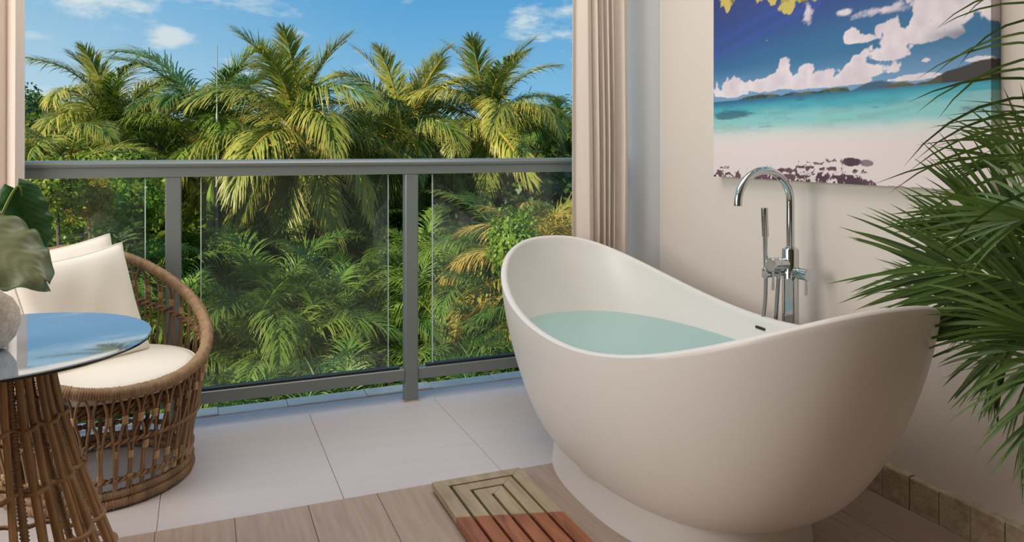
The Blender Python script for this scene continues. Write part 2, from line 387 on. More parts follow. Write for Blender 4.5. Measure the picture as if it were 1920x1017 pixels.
# ------------------------------------------------------------------ balcony railing
rail = empty('balcony_railing', (0, 3.31, 0), 0, 'grey metal balcony railing with glass panels before the palms', 'railing')
b = MB()
prof = [(-.030, 1.004), (-.030, 1.040), (-.037, 1.046), (-.039, 1.056), (-.034, 1.065), (-.02, 1.071), (.02, 1.071), (.034, 1.065), (.039, 1.056), (.037, 1.046), (.030, 1.040), (.030, 1.004)]
vs = [(xx, p[0], p[1]) for xx in (-2.6, 1.90) for p in prof]; n = len(prof)
b.add(vs, [(i, (i + 1) % n, n + (i + 1) % n, n + i) for i in range(n)] + [tuple(range(n - 1, -1, -1)), tuple(range(n, 2 * n))])
b.build('top_rail', M['rail'], rail, angle=30)
posts = [-2.007, -1.052, -.0975, .866, 1.83]
for xx in posts:
    b = MB(); b.box((xx - .029, -.028, 0), (xx + .029, .028, 1.006), .004); po = b.build('post', M['rail'], rail, smooth=False)
    b = MB(); b.box((xx - .036, -.033, -.002), (xx + .036, .03, .004), .001); b.build('base_plate', M['rust'], po, smooth=False)
edges = [-2.6] + posts + [1.90]
for i in range(len(edges) - 1):
    a = edges[i] + (.029 if i else 0); c = edges[i + 1] - (.029 if i < len(edges) - 2 else 0)
    b = MB(); b.box((a, -.022, .092), (c, .022, .142), .003); br = b.build('bottom_rail', M['rail'], rail, smooth=False)
    if i in (0, len(edges) - 2): continue
    p0, p1 = a + .072, c - .072
    b = MB(); b.box((p0 - .03, -.012, .142), (p1 + .05, .014, .154), .002); b.build('glass_channel', M['channel'], br, smooth=False)
    b = MB(); b.box((p0, -.004, .150), (p1, .004, 1.0)); gp = b.build('glass_panel', M['glass'], rail, smooth=False)
    for xe in (p0, p1): b = MB(); b.box((xe - .0018, -.0046, .150), (xe + .0018, .0046, 1.0)); b.build('polished_edge', M['glassedge'], gp, smooth=False)

# ------------------------------------------------------------------ curtains
def curtain(name, x0, x1, yc, z0, z1, folds, amp, label, taper=0.0, seed=0, dens=None):
    r = random.Random(seed); b = MB(); n = folds * 14; m = 26; th = .004
    ph = [r.uniform(.75, 1.25) for _ in range(folds + 1)]
    grid = []
    for j in range(m + 1):
        t = j / m; z = z1 + (z0 - z1) * t; row = []
        for i in range(n + 1):
            s = i / n; k = folds * (dens(s) if dens else s); a = amp * ph[min(int(k), folds)] * (.75 + .3 * t)
            wob = .006 * math.sin(3.1 * t + 5 * s + seed)
            xx = x0 + (x1 - x0) * s + taper * (s) * min(1, t * 1.8) + .010 * math.sin(2 * math.pi * k * 2 + .7) * .5 + wob
            yy = yc + a * math.sin(2 * math.pi * k + .5 * math.sin(2.2 * t + k))
            row.append((xx, yy, z))
        grid.append(row)
    W_ = n + 1; vs = [p for row in grid for p in row] + [(p[0], p[1] + th, p[2]) for row in grid for p in row]; o2 = W_ * (m + 1); fs = []
    for j in range(m):
        for i in range(n):
            a = j * W_ + i; fs.append((a, a + W_, a + W_ + 1, a + 1)); fs.append((o2 + a, o2 + a + 1, o2 + a + W_ + 1, o2 + a + W_))
        a = j * W_; fs.append((a, o2 + a, o2 + a + W_, a + W_)); a += n; fs.append((a, a + W_, o2 + a + W_, o2 + a))
    for i in range(n):
        fs.append((i, i + 1, o2 + i + 1, o2 + i)); a = m * W_ + i; fs.append((a, o2 + a, o2 + a + 1, a + 1))
    b.add(vs, fs); return tag(b.build(name, M['curtain']), label, 'curtain')
curtain('curtain', 1.605, 1.868, 3.165, .012, 2.615, 6, .026, 'pleated cream curtain hanging between the bathtub and the round column', .03, 3, lambda s: .16 * s / .34 if s < .34 else (.16 + .70 * (s - .34) / .38 if s < .72 else .86 + .14 * (s - .72) / .28))
curtain('curtain', -1.02, -.596, 3.215, .012, 2.615, 6, .022, 'pleated cream curtain hanging behind the wicker armchair', 0.0, 8)

# ------------------------------------------------------------------ bathtub
TUB = dict(cx=1.4309, cy=2.1568, a=.4233, b=.9415, m=2.3713, z0=.5228, h1=.2033, h2=.2447, q=2.0138)
tub = empty('bathtub', (TUB['cx'], TUB['cy'], 0), -.0143, 'white freestanding slipper bathtub with high ends filled with pale blue water', 'bathtub')
NT = 180
tt = np.linspace(0, 2 * np.pi, NT, endpoint=False); tc_, ts_ = np.cos(tt), np.sin(tt)
ex = np.sign(tc_) * abs(tc_) ** (2 / TUB['m']); ey = np.sign(ts_) * abs(ts_) ** (2 / TUB['m'])
zr = TUB['z0'] + np.where(ey > 0, TUB['h1'], TUB['h2']) * abs(ey) ** TUB['q']
def shell(v, a0, b0, zb, inset, dz=0.0):
    f = (1 - (1 - v) ** 1.43) ** (1 / 1.6628)
    A = a0 + (TUB['a'] - inset - a0) * f; B = b0 + (TUB['b'] - inset - b0) * f
    return np.stack([A * ex, -.0193 * (1 - f) + B * ey, zb + (zr + dz - zb) * v], -1)
def inner(v): return shell(v, .25, .44, .17, .026)
rows = []
for z, o_ in ((0, .006), (.02, .003), (.05, .0), (.085, .0)):
    rows.append(np.stack([(.3148 + o_) * ex, -.0193 + (.5155 + o_) * ey, 0 * ex + z], -1))
for v in np.linspace(0, 1, 40) ** 1.15:
    rows.append(shell(v, .3148, .5155, .1076, 0) if v < .999 else shell(.992, .3148, .5155, .1076, 0))
for k in range(1, 6):      # rounded lip
    a = math.pi * k / 6
    lo, li = shell(1, .3148, .5155, .1076, 0), inner(np.float64(1.0)); mid = (lo + li) / 2; mid[:, 2] = zr - .008
    hx = (lo - li) / 2 * math.cos(a); hx[:, 2] = 0
    rr = mid + hx; rr[:, 2] = zr - .008 + .010 * math.sin(a); rows.append(rr)
for v in np.linspace(.985, 0, 30): rows.append(inner(v))
b = MB(); vs = np.concatenate(rows); nr = len(rows); fs = []
for i in range(nr - 1):
    for k in range(NT): fs.append((i * NT + k, i * NT + (k + 1) % NT, (i + 1) * NT + (k + 1) % NT, (i + 1) * NT + k))
b.add(vs, fs); e0 = (nr - 1) * NT; b.add([(0, -.0193, .165)], []); c_ = nr * NT
b.f += [(e0 + k, e0 + (k + 1) % NT, c_) for k in range(NT)]; b.mi += [0] * NT
b.f.append(tuple(range(NT - 1, -1, -1))); b.mi.append(0)
b.build('tub_shell', M['tub'], tub, angle=60)
def inner_at(z):
    out = []
    for k in range(NT):
        v = (z - .17) / (zr[k] - .17); f = (1 - (1 - v) ** 1.43) ** (1 / 1.6628)
        A = .25 + (TUB['a'] - .026 - .25) * f; B = .44 + (TUB['b'] - .026 - .44) * f
        out.append((A * ex[k], -.0193 * (1 - f) + B * ey[k], z))
    return np.array(out)
# overflow slot on the inner wall next to the filler
ring = inner_at(.485); ks = [k for k in range(NT) if ring[k][0] > 0]; k0 = min(ks, key=lambda k: abs(ring[k][1] - .02))
pn = ring[k0]; nxt = ring[(k0 + 1) % NT]; tdir = nrm(nxt - pn); up_ = inner_at(.495)[k0] - pn; up_ = nrm(up_); ndir = nrm(np.cross(tdir, up_)); ndir = ndir if ndir[0] < 0 else -ndir
def pill(b, c, u, w, nn, L_, h, t, mi=0):
    P0 = []
    for k in range(20):
        a = 2 * math.pi * k / 20; P0.append(c + u * (math.cos(a) * h + (L_ if math.cos(a) >= 0 else -L_)) + w * math.sin(a) * h)
    vs = P0 + [p + nn * t for p in P0]; b.add(vs, [(k, (k + 1) % 20, 20 + (k + 1) % 20, 20 + k) for k in range(20)] + [tuple(range(20, 40)), tuple(range(19, -1, -1))], mi)
b = MB(); pill(b, pn - ndir * .003, tdir, up_, ndir, .021, .0055, .0055, 0); ov = b.build('overflow_slot', M['tubslot'], tub, smooth=False)
b = MB(); pill(b, pn - ndir * .001, tdir, up_, ndir, .019, .003, .0045, 0); b.build('overflow_opening', M['slotdark'], ov, smooth=False)
# water
ZW = .418
b = MB(); r_ = [inner_at(z) * np.array([.998, .998, 1]) for z in (.2, .25, .31, .37, ZW)]
vs = np.concatenate(r_); fs = []
for i in range(4):
    for k in range(NT): fs.append((i * NT + k, i * NT + (k + 1) % NT, (i + 1) * NT + (k + 1) % NT, (i + 1) * NT + k))
fs.append(tuple(range(4 * NT, 5 * NT))); fs.append(tuple(range(NT - 1, -1, -1))); b.add(vs, fs)
wa = b.build('bath_water', M['water'], smooth=False); wa.location = tub.location; wa.rotation_euler = tub.rotation_euler
tag(wa, 'still pale turquoise water inside the white bathtub', 'water')

# ------------------------------------------------------------------ floor-standing tub filler
fx, fy = 1.93, 2.121
fau = empty('tub_filler', (fx, fy, 0), 0, 'chrome floor-standing bath tap with arched spout beside the bathtub', 'faucet')
b = MB(); b.lathe([(.027, .006), (.0283, .01), (.0283, .758), (.0265, .764), (.0, .764)], 48); col_ = b.build('column', M['chrome'], fau, angle=40)
b = MB(); pill(b, np.array([-.021, -.0185, .575]), np.array([0, 0, 1.]), nrm(np.array([.66, -.75, 0])), nrm(np.array([-.75, -.66, 0])), .075, .0125, .0035); b.build('pill_panel', M['chrome'], col_, smooth=False)  # flat chrome pill standing slightly proud of the column
b = MB(); b.lathe([(.055, 0), (.055, .006), (.05, .010), (.0, .010)], 48); b.build('floor_flange', M['chrome'], fau, angle=40)
b = MB(); pts = [(0, 0, .75), (0, 0, .80), (0, 0, .86)] + [(-.1135 + .1135 * math.cos(a), 0, .927 + .1135 * math.sin(a)) for a in np.linspace(0, math.pi, 40)] + [(-.227, 0, .921)]
b.tube(pts, .0137, 24); b.build('spout', M['chrome'], fau, angle=50)
b = MB(); b.lathe([(.0175, .764), (.0175, .770), (.0137, .772)], 32); b.build('spout_collar', M['chrome'], fau, angle=40)
RX = Matrix.Rotation(R(-90), 3, 'Y'); RY = Matrix.Rotation(R(90), 3, 'X')   # +Z -> -X, +Z -> -Y
b = MB(); b.lathe([(.0205, .0), (.0205, .046), (.0238, .048), (.0238, .056), (.0228, .057), (.0228, .0585), (.0242, .0595), (.0242, .087), (.0232, .0885), (0, .0885)], 48, c=(0, 0, .711), axis=RX)
va = b.build('diverter_knob', M['chrome'], fau, angle=30)
b = MB(); b.tube([(-.076, 0, .69), (-.076, 0, .655), (-.0775, 0, .622)], [.0045, .0045, .0052], 12); b.build('lever', M['chrome'], va, angle=50)
b = MB(); b.lathe([(.017, 0), (.017, .042), (.0205, .045), (.0205, .060), (.0197, .061), (.0197, .0625), (.0210, .0635), (.0210, .0895), (.020, .0905), (0, .0905)], 48, c=(0, 0, .682), axis=RY)
vb = b.build('mixer_knob', M['chrome'], fau, angle=30)
b = MB(); b.tube([(0, -.076, .665), (0, -.076, .645), (0, -.0765, .612)], [.0045, .0045, .0054], 12); b.build('lever', M['chrome'], vb, angle=50)
b = MB(); b.box((-.1, .004, .668), (-.01, .020, .684), .004); b.lathe([(.0135, .662), (.0135, .694)], 24, c=(-.084, .03, 0)); b.box((-.098, .010, .664), (-.07, .034, .686), .003)
b.build('shower_holder', M['chrome'], fau, angle=30)
hs = MB(); hs.tube([(-.0825, .030, .66), (-.0835, .030, .72), (-.085, .030, .805)], .0085, 20); hs.tube([(-.085, .03, .806), (-.087, .03, .86), (-.0885, .03, .908)], .0118, 24)
hso = hs.build('hand_shower', M['chrome'], fau, angle=50); hso['kind'] = 'thing' if False else ''
del hso['kind']
b = MB()
for i in range(9):
    for j in range(3):
        a = math.pi + .5 + (j - 1) * .28; z = .83 + i * .008; c0 = np.array([-.0868 + .0118 * math.cos(a), .03 + .0118 * math.sin(a), z]); nn = np.array([math.cos(a), math.sin(a), 0])
        b.tube([c0 - nn * .001, c0 + nn * .0008], .0012, 6)
nz_ = b.build('spray_nozzles', M['nozzle'], hso); nz_['kind'] = 'stuff'
hp = spline([(-.0825, .03, .66), (-.084, .032, .58), (-.094, .04, .45), (-.09, .05, .25), (-.065, .055, .13), (-.045, .045, .22), (-.047, .025, .45), (-.046, .012, .62), (-.044, .010, .672)], 420)
b = MB(); b.tube(hp, .0062 + .0012 * (np.arange(420) % 2), 10); b.build('hose', M['hose'], fau)
b = MB(); b.tube([(-.044, .010, .66), (-.044, .010, .69), (-.03, .005, .70), (-.015, 0, .70)], .009, 14); b.build('hose_outlet', M['chrome'], fau, angle=50)

# ------------------------------------------------------------------ printed canvas
def fbm(x, y, seed, octs=5, base=1.0):
    g = np.random.default_rng(seed); tot = np.zeros_like(x); amp = .5
    for o_ in range(octs):
        lat = g.random((64, 64)); fx_, fy_ = x * base * 2 ** o_, y * base * 2 ** o_
        ix, iy = np.floor(fx_).astype(int), np.floor(fy_).astype(int); u, v = fx_ - ix, fy_ - iy; u = u * u * (3 - 2 * u); v = v * v * (3 - 2 * v)
        L_ = lambda i, j: lat[(ix + i) % 64, (iy + j) % 64]
        tot += amp * ((L_(0, 0) * (1 - u) + L_(1, 0) * u) * (1 - v) + (L_(0, 1) * (1 - u) + L_(1, 1) * u) * v); amp *= .5
    return tot
def sm(x, a, b_): t = np.clip((x - a) / (b_ - a), 0, 1); return t * t * (3 - 2 * t)
def paint(s, z):
    C = lambda r, g, b_: np.array(lin(r, g, b_)[:3])
    mx = lambda A, B, f: A * (1 - f[..., None]) + B * f[..., None]
    one = np.ones_like(s)[..., None]
    horizon = 1.312 - .002 * s
    n = fbm(s, z, 1, 6, 9.0); n2 = fbm(s, z, 2, 6, 22.0); n3 = fbm(s, z * 5, 3, 5, 6.0)
    # sky
    col = mx(one * C(112, 160, 200), one * C(36, 112, 160), sm(z, 1.32, 1.46)); col = mx(col, one * C(22, 66, 140), sm(z + (.6 - s) * .10, 1.44, 1.64)); col = mx(col, one * C(20, 42, 112), sm(z + (.5 - s) * .2, 1.62, 1.9))
    ray = np.exp(-((z - 1.50 - s * .22) / .012) ** 2) * (s < .6) * .35 + np.exp(-((z - 1.56 - s * .2) / .016) ** 2) * (s < .5) * .25
    col = mx(col, one * C(50, 80, 190), ray)
    # clouds
    def blob(cx_, cz, rx, rz, k=1.0): return k * (1 - np.sqrt(((s - cx_) / rx) ** 2 + ((z - cz) / rz) ** 2))
    def flat(cx_, cz, rx, rz): # flat-bottomed cumulus
        dz = np.where(z > cz, (z - cz) / rz, (z - cz) / (rz * .35)); return 1 - np.sqrt(((s - cx_) / rx) ** 2 + dz ** 2)
    cum = np.maximum.reduce([flat(.73, 1.478, .04, .05), flat(.765, 1.470, .065, .022), flat(.905, 1.43, .07, .085), flat(.86, 1.41, .10, .045), flat(.98, 1.46, .07, .06), flat(1.12, 1.50, .13, .20), flat(1.24, 1.52, .16, .3), flat(1.08, 1.45, .18, .06), flat(.745, 1.372, .05, .065), flat(.80, 1.362, .13, .045), flat(.70, 1.345, .06, .03),
                             flat(.35, 1.352, .36, .042), flat(.425, 1.385, .045, .055), flat(.53, 1.385, .04, .042), flat(.12, 1.335, .14, .03), flat(.03, 1.338, .06, .035), flat(1.20, 1.365, .09, .014), flat(1.0, 1.33, .16, .012), flat(.63, 1.34, .2, .028), flat(1.035, 1.545, .016, .02), flat(1.02, 1.38, .012, .008)])
    dens = sm(cum + (n - .48) * 1.7 + (n2 - .48) * 1.3, .06, .22)
    wis = np.maximum.reduce([blob(.54, 1.605, .03, .07), blob(.70, 1.578, .06, .015), blob(.86, 1.56, .10, .022) + .1, blob(.95, 1.60, .09, .03), blob(.33, 1.53, .03, .01)])
    wd = sm(wis + (fbm(s + z, z * 2 - s, 5, 6, 14.) - .5) * 2.2, .25, .9) * .85
    shade = np.clip((n2 - .45) * 1.3 + (n - .45) * .9 + .25, 0, 1)
    cc = mx(one * C(246, 236, 240), one * C(206, 190, 206), shade * .75)
    und = sm(s, .95, 1.15) * np.exp(-((z - 1.445 - .03 * (n3 - .5)) / .028) ** 2); cc = mx(cc, one * C(104, 108, 140), und * .85)
    und2 = sm(s, 1.0, 1.2) * sm(n, .45, .6) * .35 * sm(z, 1.5, 1.56); cc = mx(cc, one * C(150, 148, 170), und2)
    col = mx(col, cc, np.maximum(dens, wd))
    # islands
    def ridge(base_h, pts):
        xs_, hs_ = zip(*pts); return horizon + np.interp(s, xs_, hs_) + (n2 - .48) * base_h
    far_ = ridge(.006, [(.7, -.01), (.74, .0), (.80, .02), (.86, .026), (.92, .01), (.97, .004), (1.0, -.01)]); far_m = sm(far_ - z, -.001, .002) * (np.interp(s, [.70, .72, .97, 1.0], [0, 1, 1, 0]))
    col = mx(col, one * C(52, 96, 120), far_m)
    farl = ridge(.004, [(.38, -.01), (.42, .008), (.46, .014), (.52, .006), (.56, -.01)]); col = mx(col, one * C(40, 84, 140), sm(farl - z, -.001, .002) * (s > .36) * (s < .58))
    isl = ridge(.016, [(.14, -.02), (.165, .004), (.22, .012), (.30, .016), (.36, .01), (.42, .008), (.5, .006), (.58, .010), (.66, .014), (.72, .012), (.75, -.02)]); im = sm(isl - z, -.001, .002)
    ic = mx(one * C(40, 62, 34), one * C(92, 102, 56), sm(n2, .42, .6)); col = mx(col, ic, im)
    rk = ridge(.012, [(.84, -.03), (.87, .008), (.90, .014), (.945, .016), (.98, .004), (1.0, -.02)]); col = mx(col, mx(one * C(92, 70, 52), one * C(90, 104, 48), sm(z - horizon, .002, .010)), sm(rk - z, -.001, .002))
    hl = ridge(.012, [(.93, -.02), (.98, .0), (1.03, .012), (1.09, .034), (1.13, .042), (1.20, .054), (1.28, .06)]); hc = mx(one * C(46, 42, 40), one * C(72, 76, 46), sm(n, .46, .6)); col = mx(col, hc, sm(hl - z, -.001, .002))
    br = ridge(.006, [(1.08, -.02), (1.13, .0), (1.18, .006), (1.24, .004), (1.28, .0)]); col = mx(col, one * C(128, 70, 48), sm(br - z, -.001, .002))
    # sea, sand
    sea = mx(one * C(206, 224, 218), one * C(140, 208, 208), sm(z, 1.17, 1.225)); sea = mx(sea, one * C(62, 172, 190), sm(z + (n3 - .5) * .04 - s * .012, 1.225, 1.275)); sea = mx(sea, one * C(14, 104, 146), sm(z - s * .012, 1.272, 1.308))
    pat = sm(n3 + .35 * np.exp(-((s - .08) / .12) ** 2 - ((z - 1.25) / .022) ** 2) + .25 * np.exp(-((s - .25) / .1) ** 2 - ((z - 1.255) / .012) ** 2) + .2 * np.exp(-((s - .5) / .07) ** 2 - ((z - 1.262) / .006) ** 2), .66, .82)
    sea = mx(sea, one * C(22, 84, 108), pat * .75); sea = mx(sea, sea * .82, sm(fbm(s * 2, z * 14, 8, 4, 5.), .5, .6) * .6)
    rf = sm(s, 1.05, 1.22); sea = mx(sea, one * C(170, 206, 206), rf * .5 * (z < 1.28))
    col = mx(col, sea, sm(horizon - z, -.0008, .0008))
    shore = 1.168 + .02 * s + (n - .48) * .03
    col = mx(col, mx(one * C(240, 224, 222), one * C(222, 226, 222), sm(z, 1.12, 1.2)), sm(shore - z, -.03, .02))
    # leaf shadows on the sand
    env = np.interp(s, [0, .03, .10, .22, .36, .45, .55, .65, .74, .78, .82, .86], [.004, .03, .045, .04, .05, .07, .085, .075, .075, .045, .03, 0]) * 1.0
    cell = fbm(s * 1.1 + .25 * n2, z * 2.0, 12, 2, 40.)
    lm = sm(cell + (1 - (z - .998) / (env + 1e-4)) * .22, .50, .53) * (z < 1.0 + env * 1.15)
    lm = np.maximum(lm, sm(blob(.735, 1.072, .05, .013) + (n2 - .5) * .8, .0, .1)); lm = np.maximum(lm, sm(blob(.80, 1.07, .03, .012) + (n2 - .5) * .6, .0, .1) * .8)
    col = mx(col, mx(one * C(104, 66, 80), one * C(72, 44, 58), sm(n2, .44, .56)), lm)
    # overhanging sunlit leaves along the upper edge
    lv = np.maximum.reduce([blob(.10, 1.755, .07, .065), blob(.20, 1.775, .08, .06), blob(.44, 1.665, .05, .05), blob(.52, 1.675, .05, .045), blob(.57, 1.70, .06, .06), blob(.40, 1.74, .2, .07), blob(.3, 1.85, .5, .10), blob(.8, 1.92, .5, .07)])
    lf = sm(lv + (n2 - .48) * 1.1, .06, .14); vein = sm(np.abs(np.sin(60 * (s + .6 * n) + 40 * z)), .0, .3)
    col = mx(col, mx(one * C(120, 120, 40), one * C(206, 186, 92), sm(n2 + .15 * vein, .42, .68)), lf)
    return col * .93 + np.array([.030, .027, .026])
PY0, PY1, PZ0, PZ1, PX = 2.662, 1.44, .998, 1.95, 2.01
pic = empty('canvas_print', (PX, (PY0 + PY1) / 2, PZ0), 0, 'large frameless beach photo canvas on the beige wall above the bathtub', 'picture')
def print_grid(name, S, Z, pos, parent):
    nz2, ns = S.shape; me = bpy.data.meshes.new(name)
    vs = pos(S, Z).reshape(-1, 3); idx = np.arange(nz2 * ns).reshape(nz2, ns)
    fs = np.stack([idx[:-1, :-1], idx[:-1, 1:], idx[1:, 1:], idx[1:, :-1]], -1).reshape(-1, 4)
    me.from_pydata(vs.tolist(), [], fs.tolist()); me.update(); me.materials.append(M['print'])
    c = paint(S, Z).reshape(-1, 3); a = me.color_attributes.new('print', 'FLOAT_COLOR', 'POINT')
    a.data.foreach_set('color', np.concatenate([c, np.ones((len(c), 1))], 1).astype(np.float32).ravel())
    o = link(name, me, parent); o.location = (-pic.location[0], -pic.location[1], -pic.location[2]); return o
m, nt, bs = new_mat('printed_canvas'); vc = nt.nodes.new('ShaderNodeVertexColor'); vc.layer_name = 'print'; nt.links.new(vc.outputs[0], bs.inputs['Base Color']); bs.inputs['Roughness'].default_value = .5; bs.inputs['Specular IOR Level'].default_value = .3
tcn = nt.nodes.new('ShaderNodeTexCoord'); wv = nt.nodes.new('ShaderNodeTexNoise'); mpp = nt.nodes.new('ShaderNodeMapping'); mpp.inputs['Scale'].default_value = (1, 160, 30); nt.links.new(tcn.outputs['Object'], mpp.inputs[0]); nt.links.new(mpp.outputs[0], wv.inputs[0]); wv.inputs['Scale'].default_value = 1
bpn = nt.nodes.new('ShaderNodeBump'); bpn.inputs['Strength'].default_value = .12; bpn.inputs['Distance'].default_value = .002; nt.links.new(wv.outputs[0], bpn.inputs['Height']); nt.links.new(bpn.outputs[0], bs.inputs['Normal'])
M['print'] = m
S, Z = np.meshgrid(np.linspace(0, PY0 - PY1, 440), np.linspace(PZ0, PZ1, 330))
print_grid('printed_face', S, Z, lambda s, z: np.stack([0 * s + PX, PY0 - s, z], -1), pic)
S, Z = np.meshgrid(np.linspace(0, .038, 12), np.linspace(PZ0, PZ1, 330))
print_grid('printed_edge', S + (PY0 - PY1), Z, lambda s, z: np.stack([PX + (s - (PY0 - PY1)), 0 * s + PY1, z], -1), pic)
b = MB(); b.box((.0006, -(PY0 - PY1) / 2 + .0006, 0), (.0385, (PY0 - PY1) / 2 - .0003, PZ1 - PZ0)); b.build('stretcher_frame', M['fabric'], pic, smooth=False)

# ------------------------------------------------------------------ teak bath mat
MX0, MY0 = .697, 2.393; pw, sw = .0445, .0085; MW = 6 * pw + 5 * sw; MYN = 1.775; ML = MY0 - MYN
mat = empty('bath_mat', (MX0 + MW / 2, MY0 - ML / 2, 0), 0, 'slatted teak bath mat with one paler end on the floor by the bathtub', 'bath mat')
def slat(poly, name='slat'):
    """poly in (x from the left, y from the far end), x right, y towards the room"""
    g = .0004; P2 = [(MX0 + x, MY0 - y) for x, y in poly]; cxm = sum(p[0] for p in P2) / len(P2); cym = sum(p[1] for p in P2) / len(P2)
    ins = lambda p, k: (p[0] + (cxm > p[0]) * k - (cxm < p[0]) * k, p[1] + (cym > p[1]) * k - (cym < p[1]) * k)
    A = [ins(p, g) for p in P2]; B = [ins(p, g + .0012) for p in P2]; n = len(A)
    vs = [(p[0], p[1], .012) for p in A] + [(p[0], p[1], .0305) for p in A] + [(p[0], p[1], .0318) for p in B]
    fs = [tuple(range(n)), tuple(range(2 * n, 3 * n))[::-1]]
    for q in (0, n):
        for k in range(n): fs.append((q + k, q + n + k, q + n + (k + 1) % n, q + (k + 1) % n))
    b = MB(); b.add(vs, fs); o = b.build(name, M['teak'], mat, smooth=False); o.location = (-mat.location[0], -mat.location[1], 0)
e = [i * (pw + sw) for i in range(7)]   # left edges of the six boards
W6 = MW; st = pw + sw
nr3 = MY0 - 1.885                        # near end of the innermost board
slat([(0, 0), (W6, 0), (W6 - pw, pw), (pw, pw)])                                   # far, outer
slat([(0, 0), (pw, pw), (pw, ML - pw), (0, ML)]); slat([(W6, 0), (W6, ML), (W6 - pw, ML - pw), (W6 - pw, pw)])
slat([(0, ML), (pw, ML - pw), (W6 - pw, ML - pw), (W6, ML)])
slat([(st, st), (W6 - st, st), (W6 - st - pw, st + pw), (st + pw, st + pw)])       # far, second
slat([(st, st), (st + pw, st + pw), (st + pw, ML - pw), (st, ML - pw)])
y2 = nr3 + sw
slat([(W6 - st, st), (W6 - st, y2 + pw), (W6 - st - pw, y2), (W6 - st - pw, st + pw)])
slat([(W6 - st, y2 + pw), (W6 - st - pw, y2), (2 * st + pw, y2), (2 * st + pw, y2 + pw)])
slat([(2 * st, 2 * st), (W6 - 2 * st, 2 * st), (W6 - 2 * st - pw, 2 * st + pw), (2 * st + pw, 2 * st + pw)])
slat([(2 * st, 2 * st), (2 * st + pw, 2 * st + pw), (2 * st + pw, ML - pw - .0), (2 * st, ML - pw - .0)])
slat([(W6 - 2 * st, 2 * st), (W6 - 2 * st, nr3), (W6 - 2 * st - pw, nr3), (W6 - 2 * st - pw, 2 * st + pw)])
for k in range(5):
    y = MY0 - .035 - k * (ML - .095) / 4; b = MB(); b.box((MX0 + .006, y - .03, 0), (MX0 + MW - .006, y, .0125), .002); o = b.build('runner', M['teakdark'], mat, smooth=False); o.location = (-mat.location[0], -mat.location[1], 0)

# ------------------------------------------------------------------ palms
def leaflet(p0, d0, length, w, droop, wide, seg=4, mid=False):
    """strip from p0 along d0 that bends under its own weight; returns verts, faces, along"""
    p = np.array(p0, float); d = np.array(d0, float); st_ = length / seg; vs = []; al = []
    prof = (.45, 1.0, .92, .62, .04) if seg == 4 else tuple(np.interp(np.linspace(0, 1, seg + 1), [0, .12, .4, .75, 1], [.4, .85, 1, .65, .03]))
    k = 3 if mid else 2
    for i in range(seg + 1):
        wv_ = nrm(np.cross(d, wide)); hw = w * .5 * prof[i]
        if mid: nn = nrm(np.cross(wv_, d)); vs += [p - wv_ * hw + nn * hw * .35, p, p + wv_ * hw + nn * hw * .35]
        else: vs += [p - wv_ * hw, p + wv_ * hw]
        al += [i / seg] * k
        p = p + d * st_; d = nrm(d + np.array([0, 0, -droop / seg]))
    fs = []
    for i in range(seg):
        for j in range(k - 1): fs.append((i * k + j, i * k + j + 1, (i + 1) * k + j + 1, (i + 1) * k + j))
    return vs, fs, al
def frond(b, path, n, L0, w, droop, sweep=(62, 22), lift=.15, r0=.012, jit=.12, start=.12, seg=4, mid=False, rg=None, roll=0.0, leaf_mi=0, stalk_mi=1, collect=None, prof=None):
    path = np.asarray(path); T = np.gradient(path, axis=0); T /= np.linalg.norm(T, axis=1)[:, None]
    m = len(path); b.tube(path, np.linspace(r0, r0 * .25, m), 5, mi=stalk_mi)
    side0 = None
    for i in range(n):
        t = start + (1 - start) * (i + .5) / n; f = t * (m - 1); k = min(int(f), m - 2); u = f - k
        p = path[k] * (1 - u) + path[k + 1] * u; tg = nrm(T[k] * (1 - u) + T[k + 1] * u)
        S = np.cross(tg, (0, 0, 1)); S = nrm(S) if np.linalg.norm(S) > .04 else (side0 if side0 is not None else np.array([1., 0, 0])); side0 = S
        N = np.cross(S, tg); S, N = S * math.cos(roll) + N * math.sin(roll), N * math.cos(roll) - S * math.sin(roll); a = R(sweep[0] + (sweep[1] - sweep[0]) * t)
        ln = L0 * (np.interp(t, [0, .15, .35, .6, .85, 1], [.45, .8, 1, .95, .68, .4]) if prof is None else np.interp(t, *prof))
        for s in (-1, 1):
            aa = a + rg.normal() * jit
            d = nrm(tg * math.cos(aa) + S * s * math.sin(aa) + N * (lift + rg.normal() * jit))
            q = leaflet(p, d, ln * (1 + rg.normal() * .07), w * (.8 + .2 * math.sin(math.pi * t)), droop * (1 + rg.normal() * .25), N, seg, mid)
            if collect is not None: collect.append(q)
            else: b.add(q[0], q[1], leaf_mi, q[2])
def arc(L_, e0, bend, n=16, pw_=1.4):
    p = np.zeros(3); out = [p.copy()]; ds = L_ / (n - 1)
    for i in range(1, n):
        t = i / (n - 1); e_ = e0 - bend * t ** pw_; p = p + ds * np.array([math.cos(e_), 0, math.sin(e_)]); out.append(p.copy())
    return np.array(out)
def frond_set(mats, specs, seed, **k):
    out = []
    for i, (L_, e0, bend, n, ll, w, dr) in enumerate(specs):
        b = MB(); rg = np.random.default_rng(seed + i); frond(b, arc(L_, R(e0), R(bend)), n, ll, w, dr, rg=rg, **k); out.append(b.mesh('frond', mats, smooth=False))
    return out
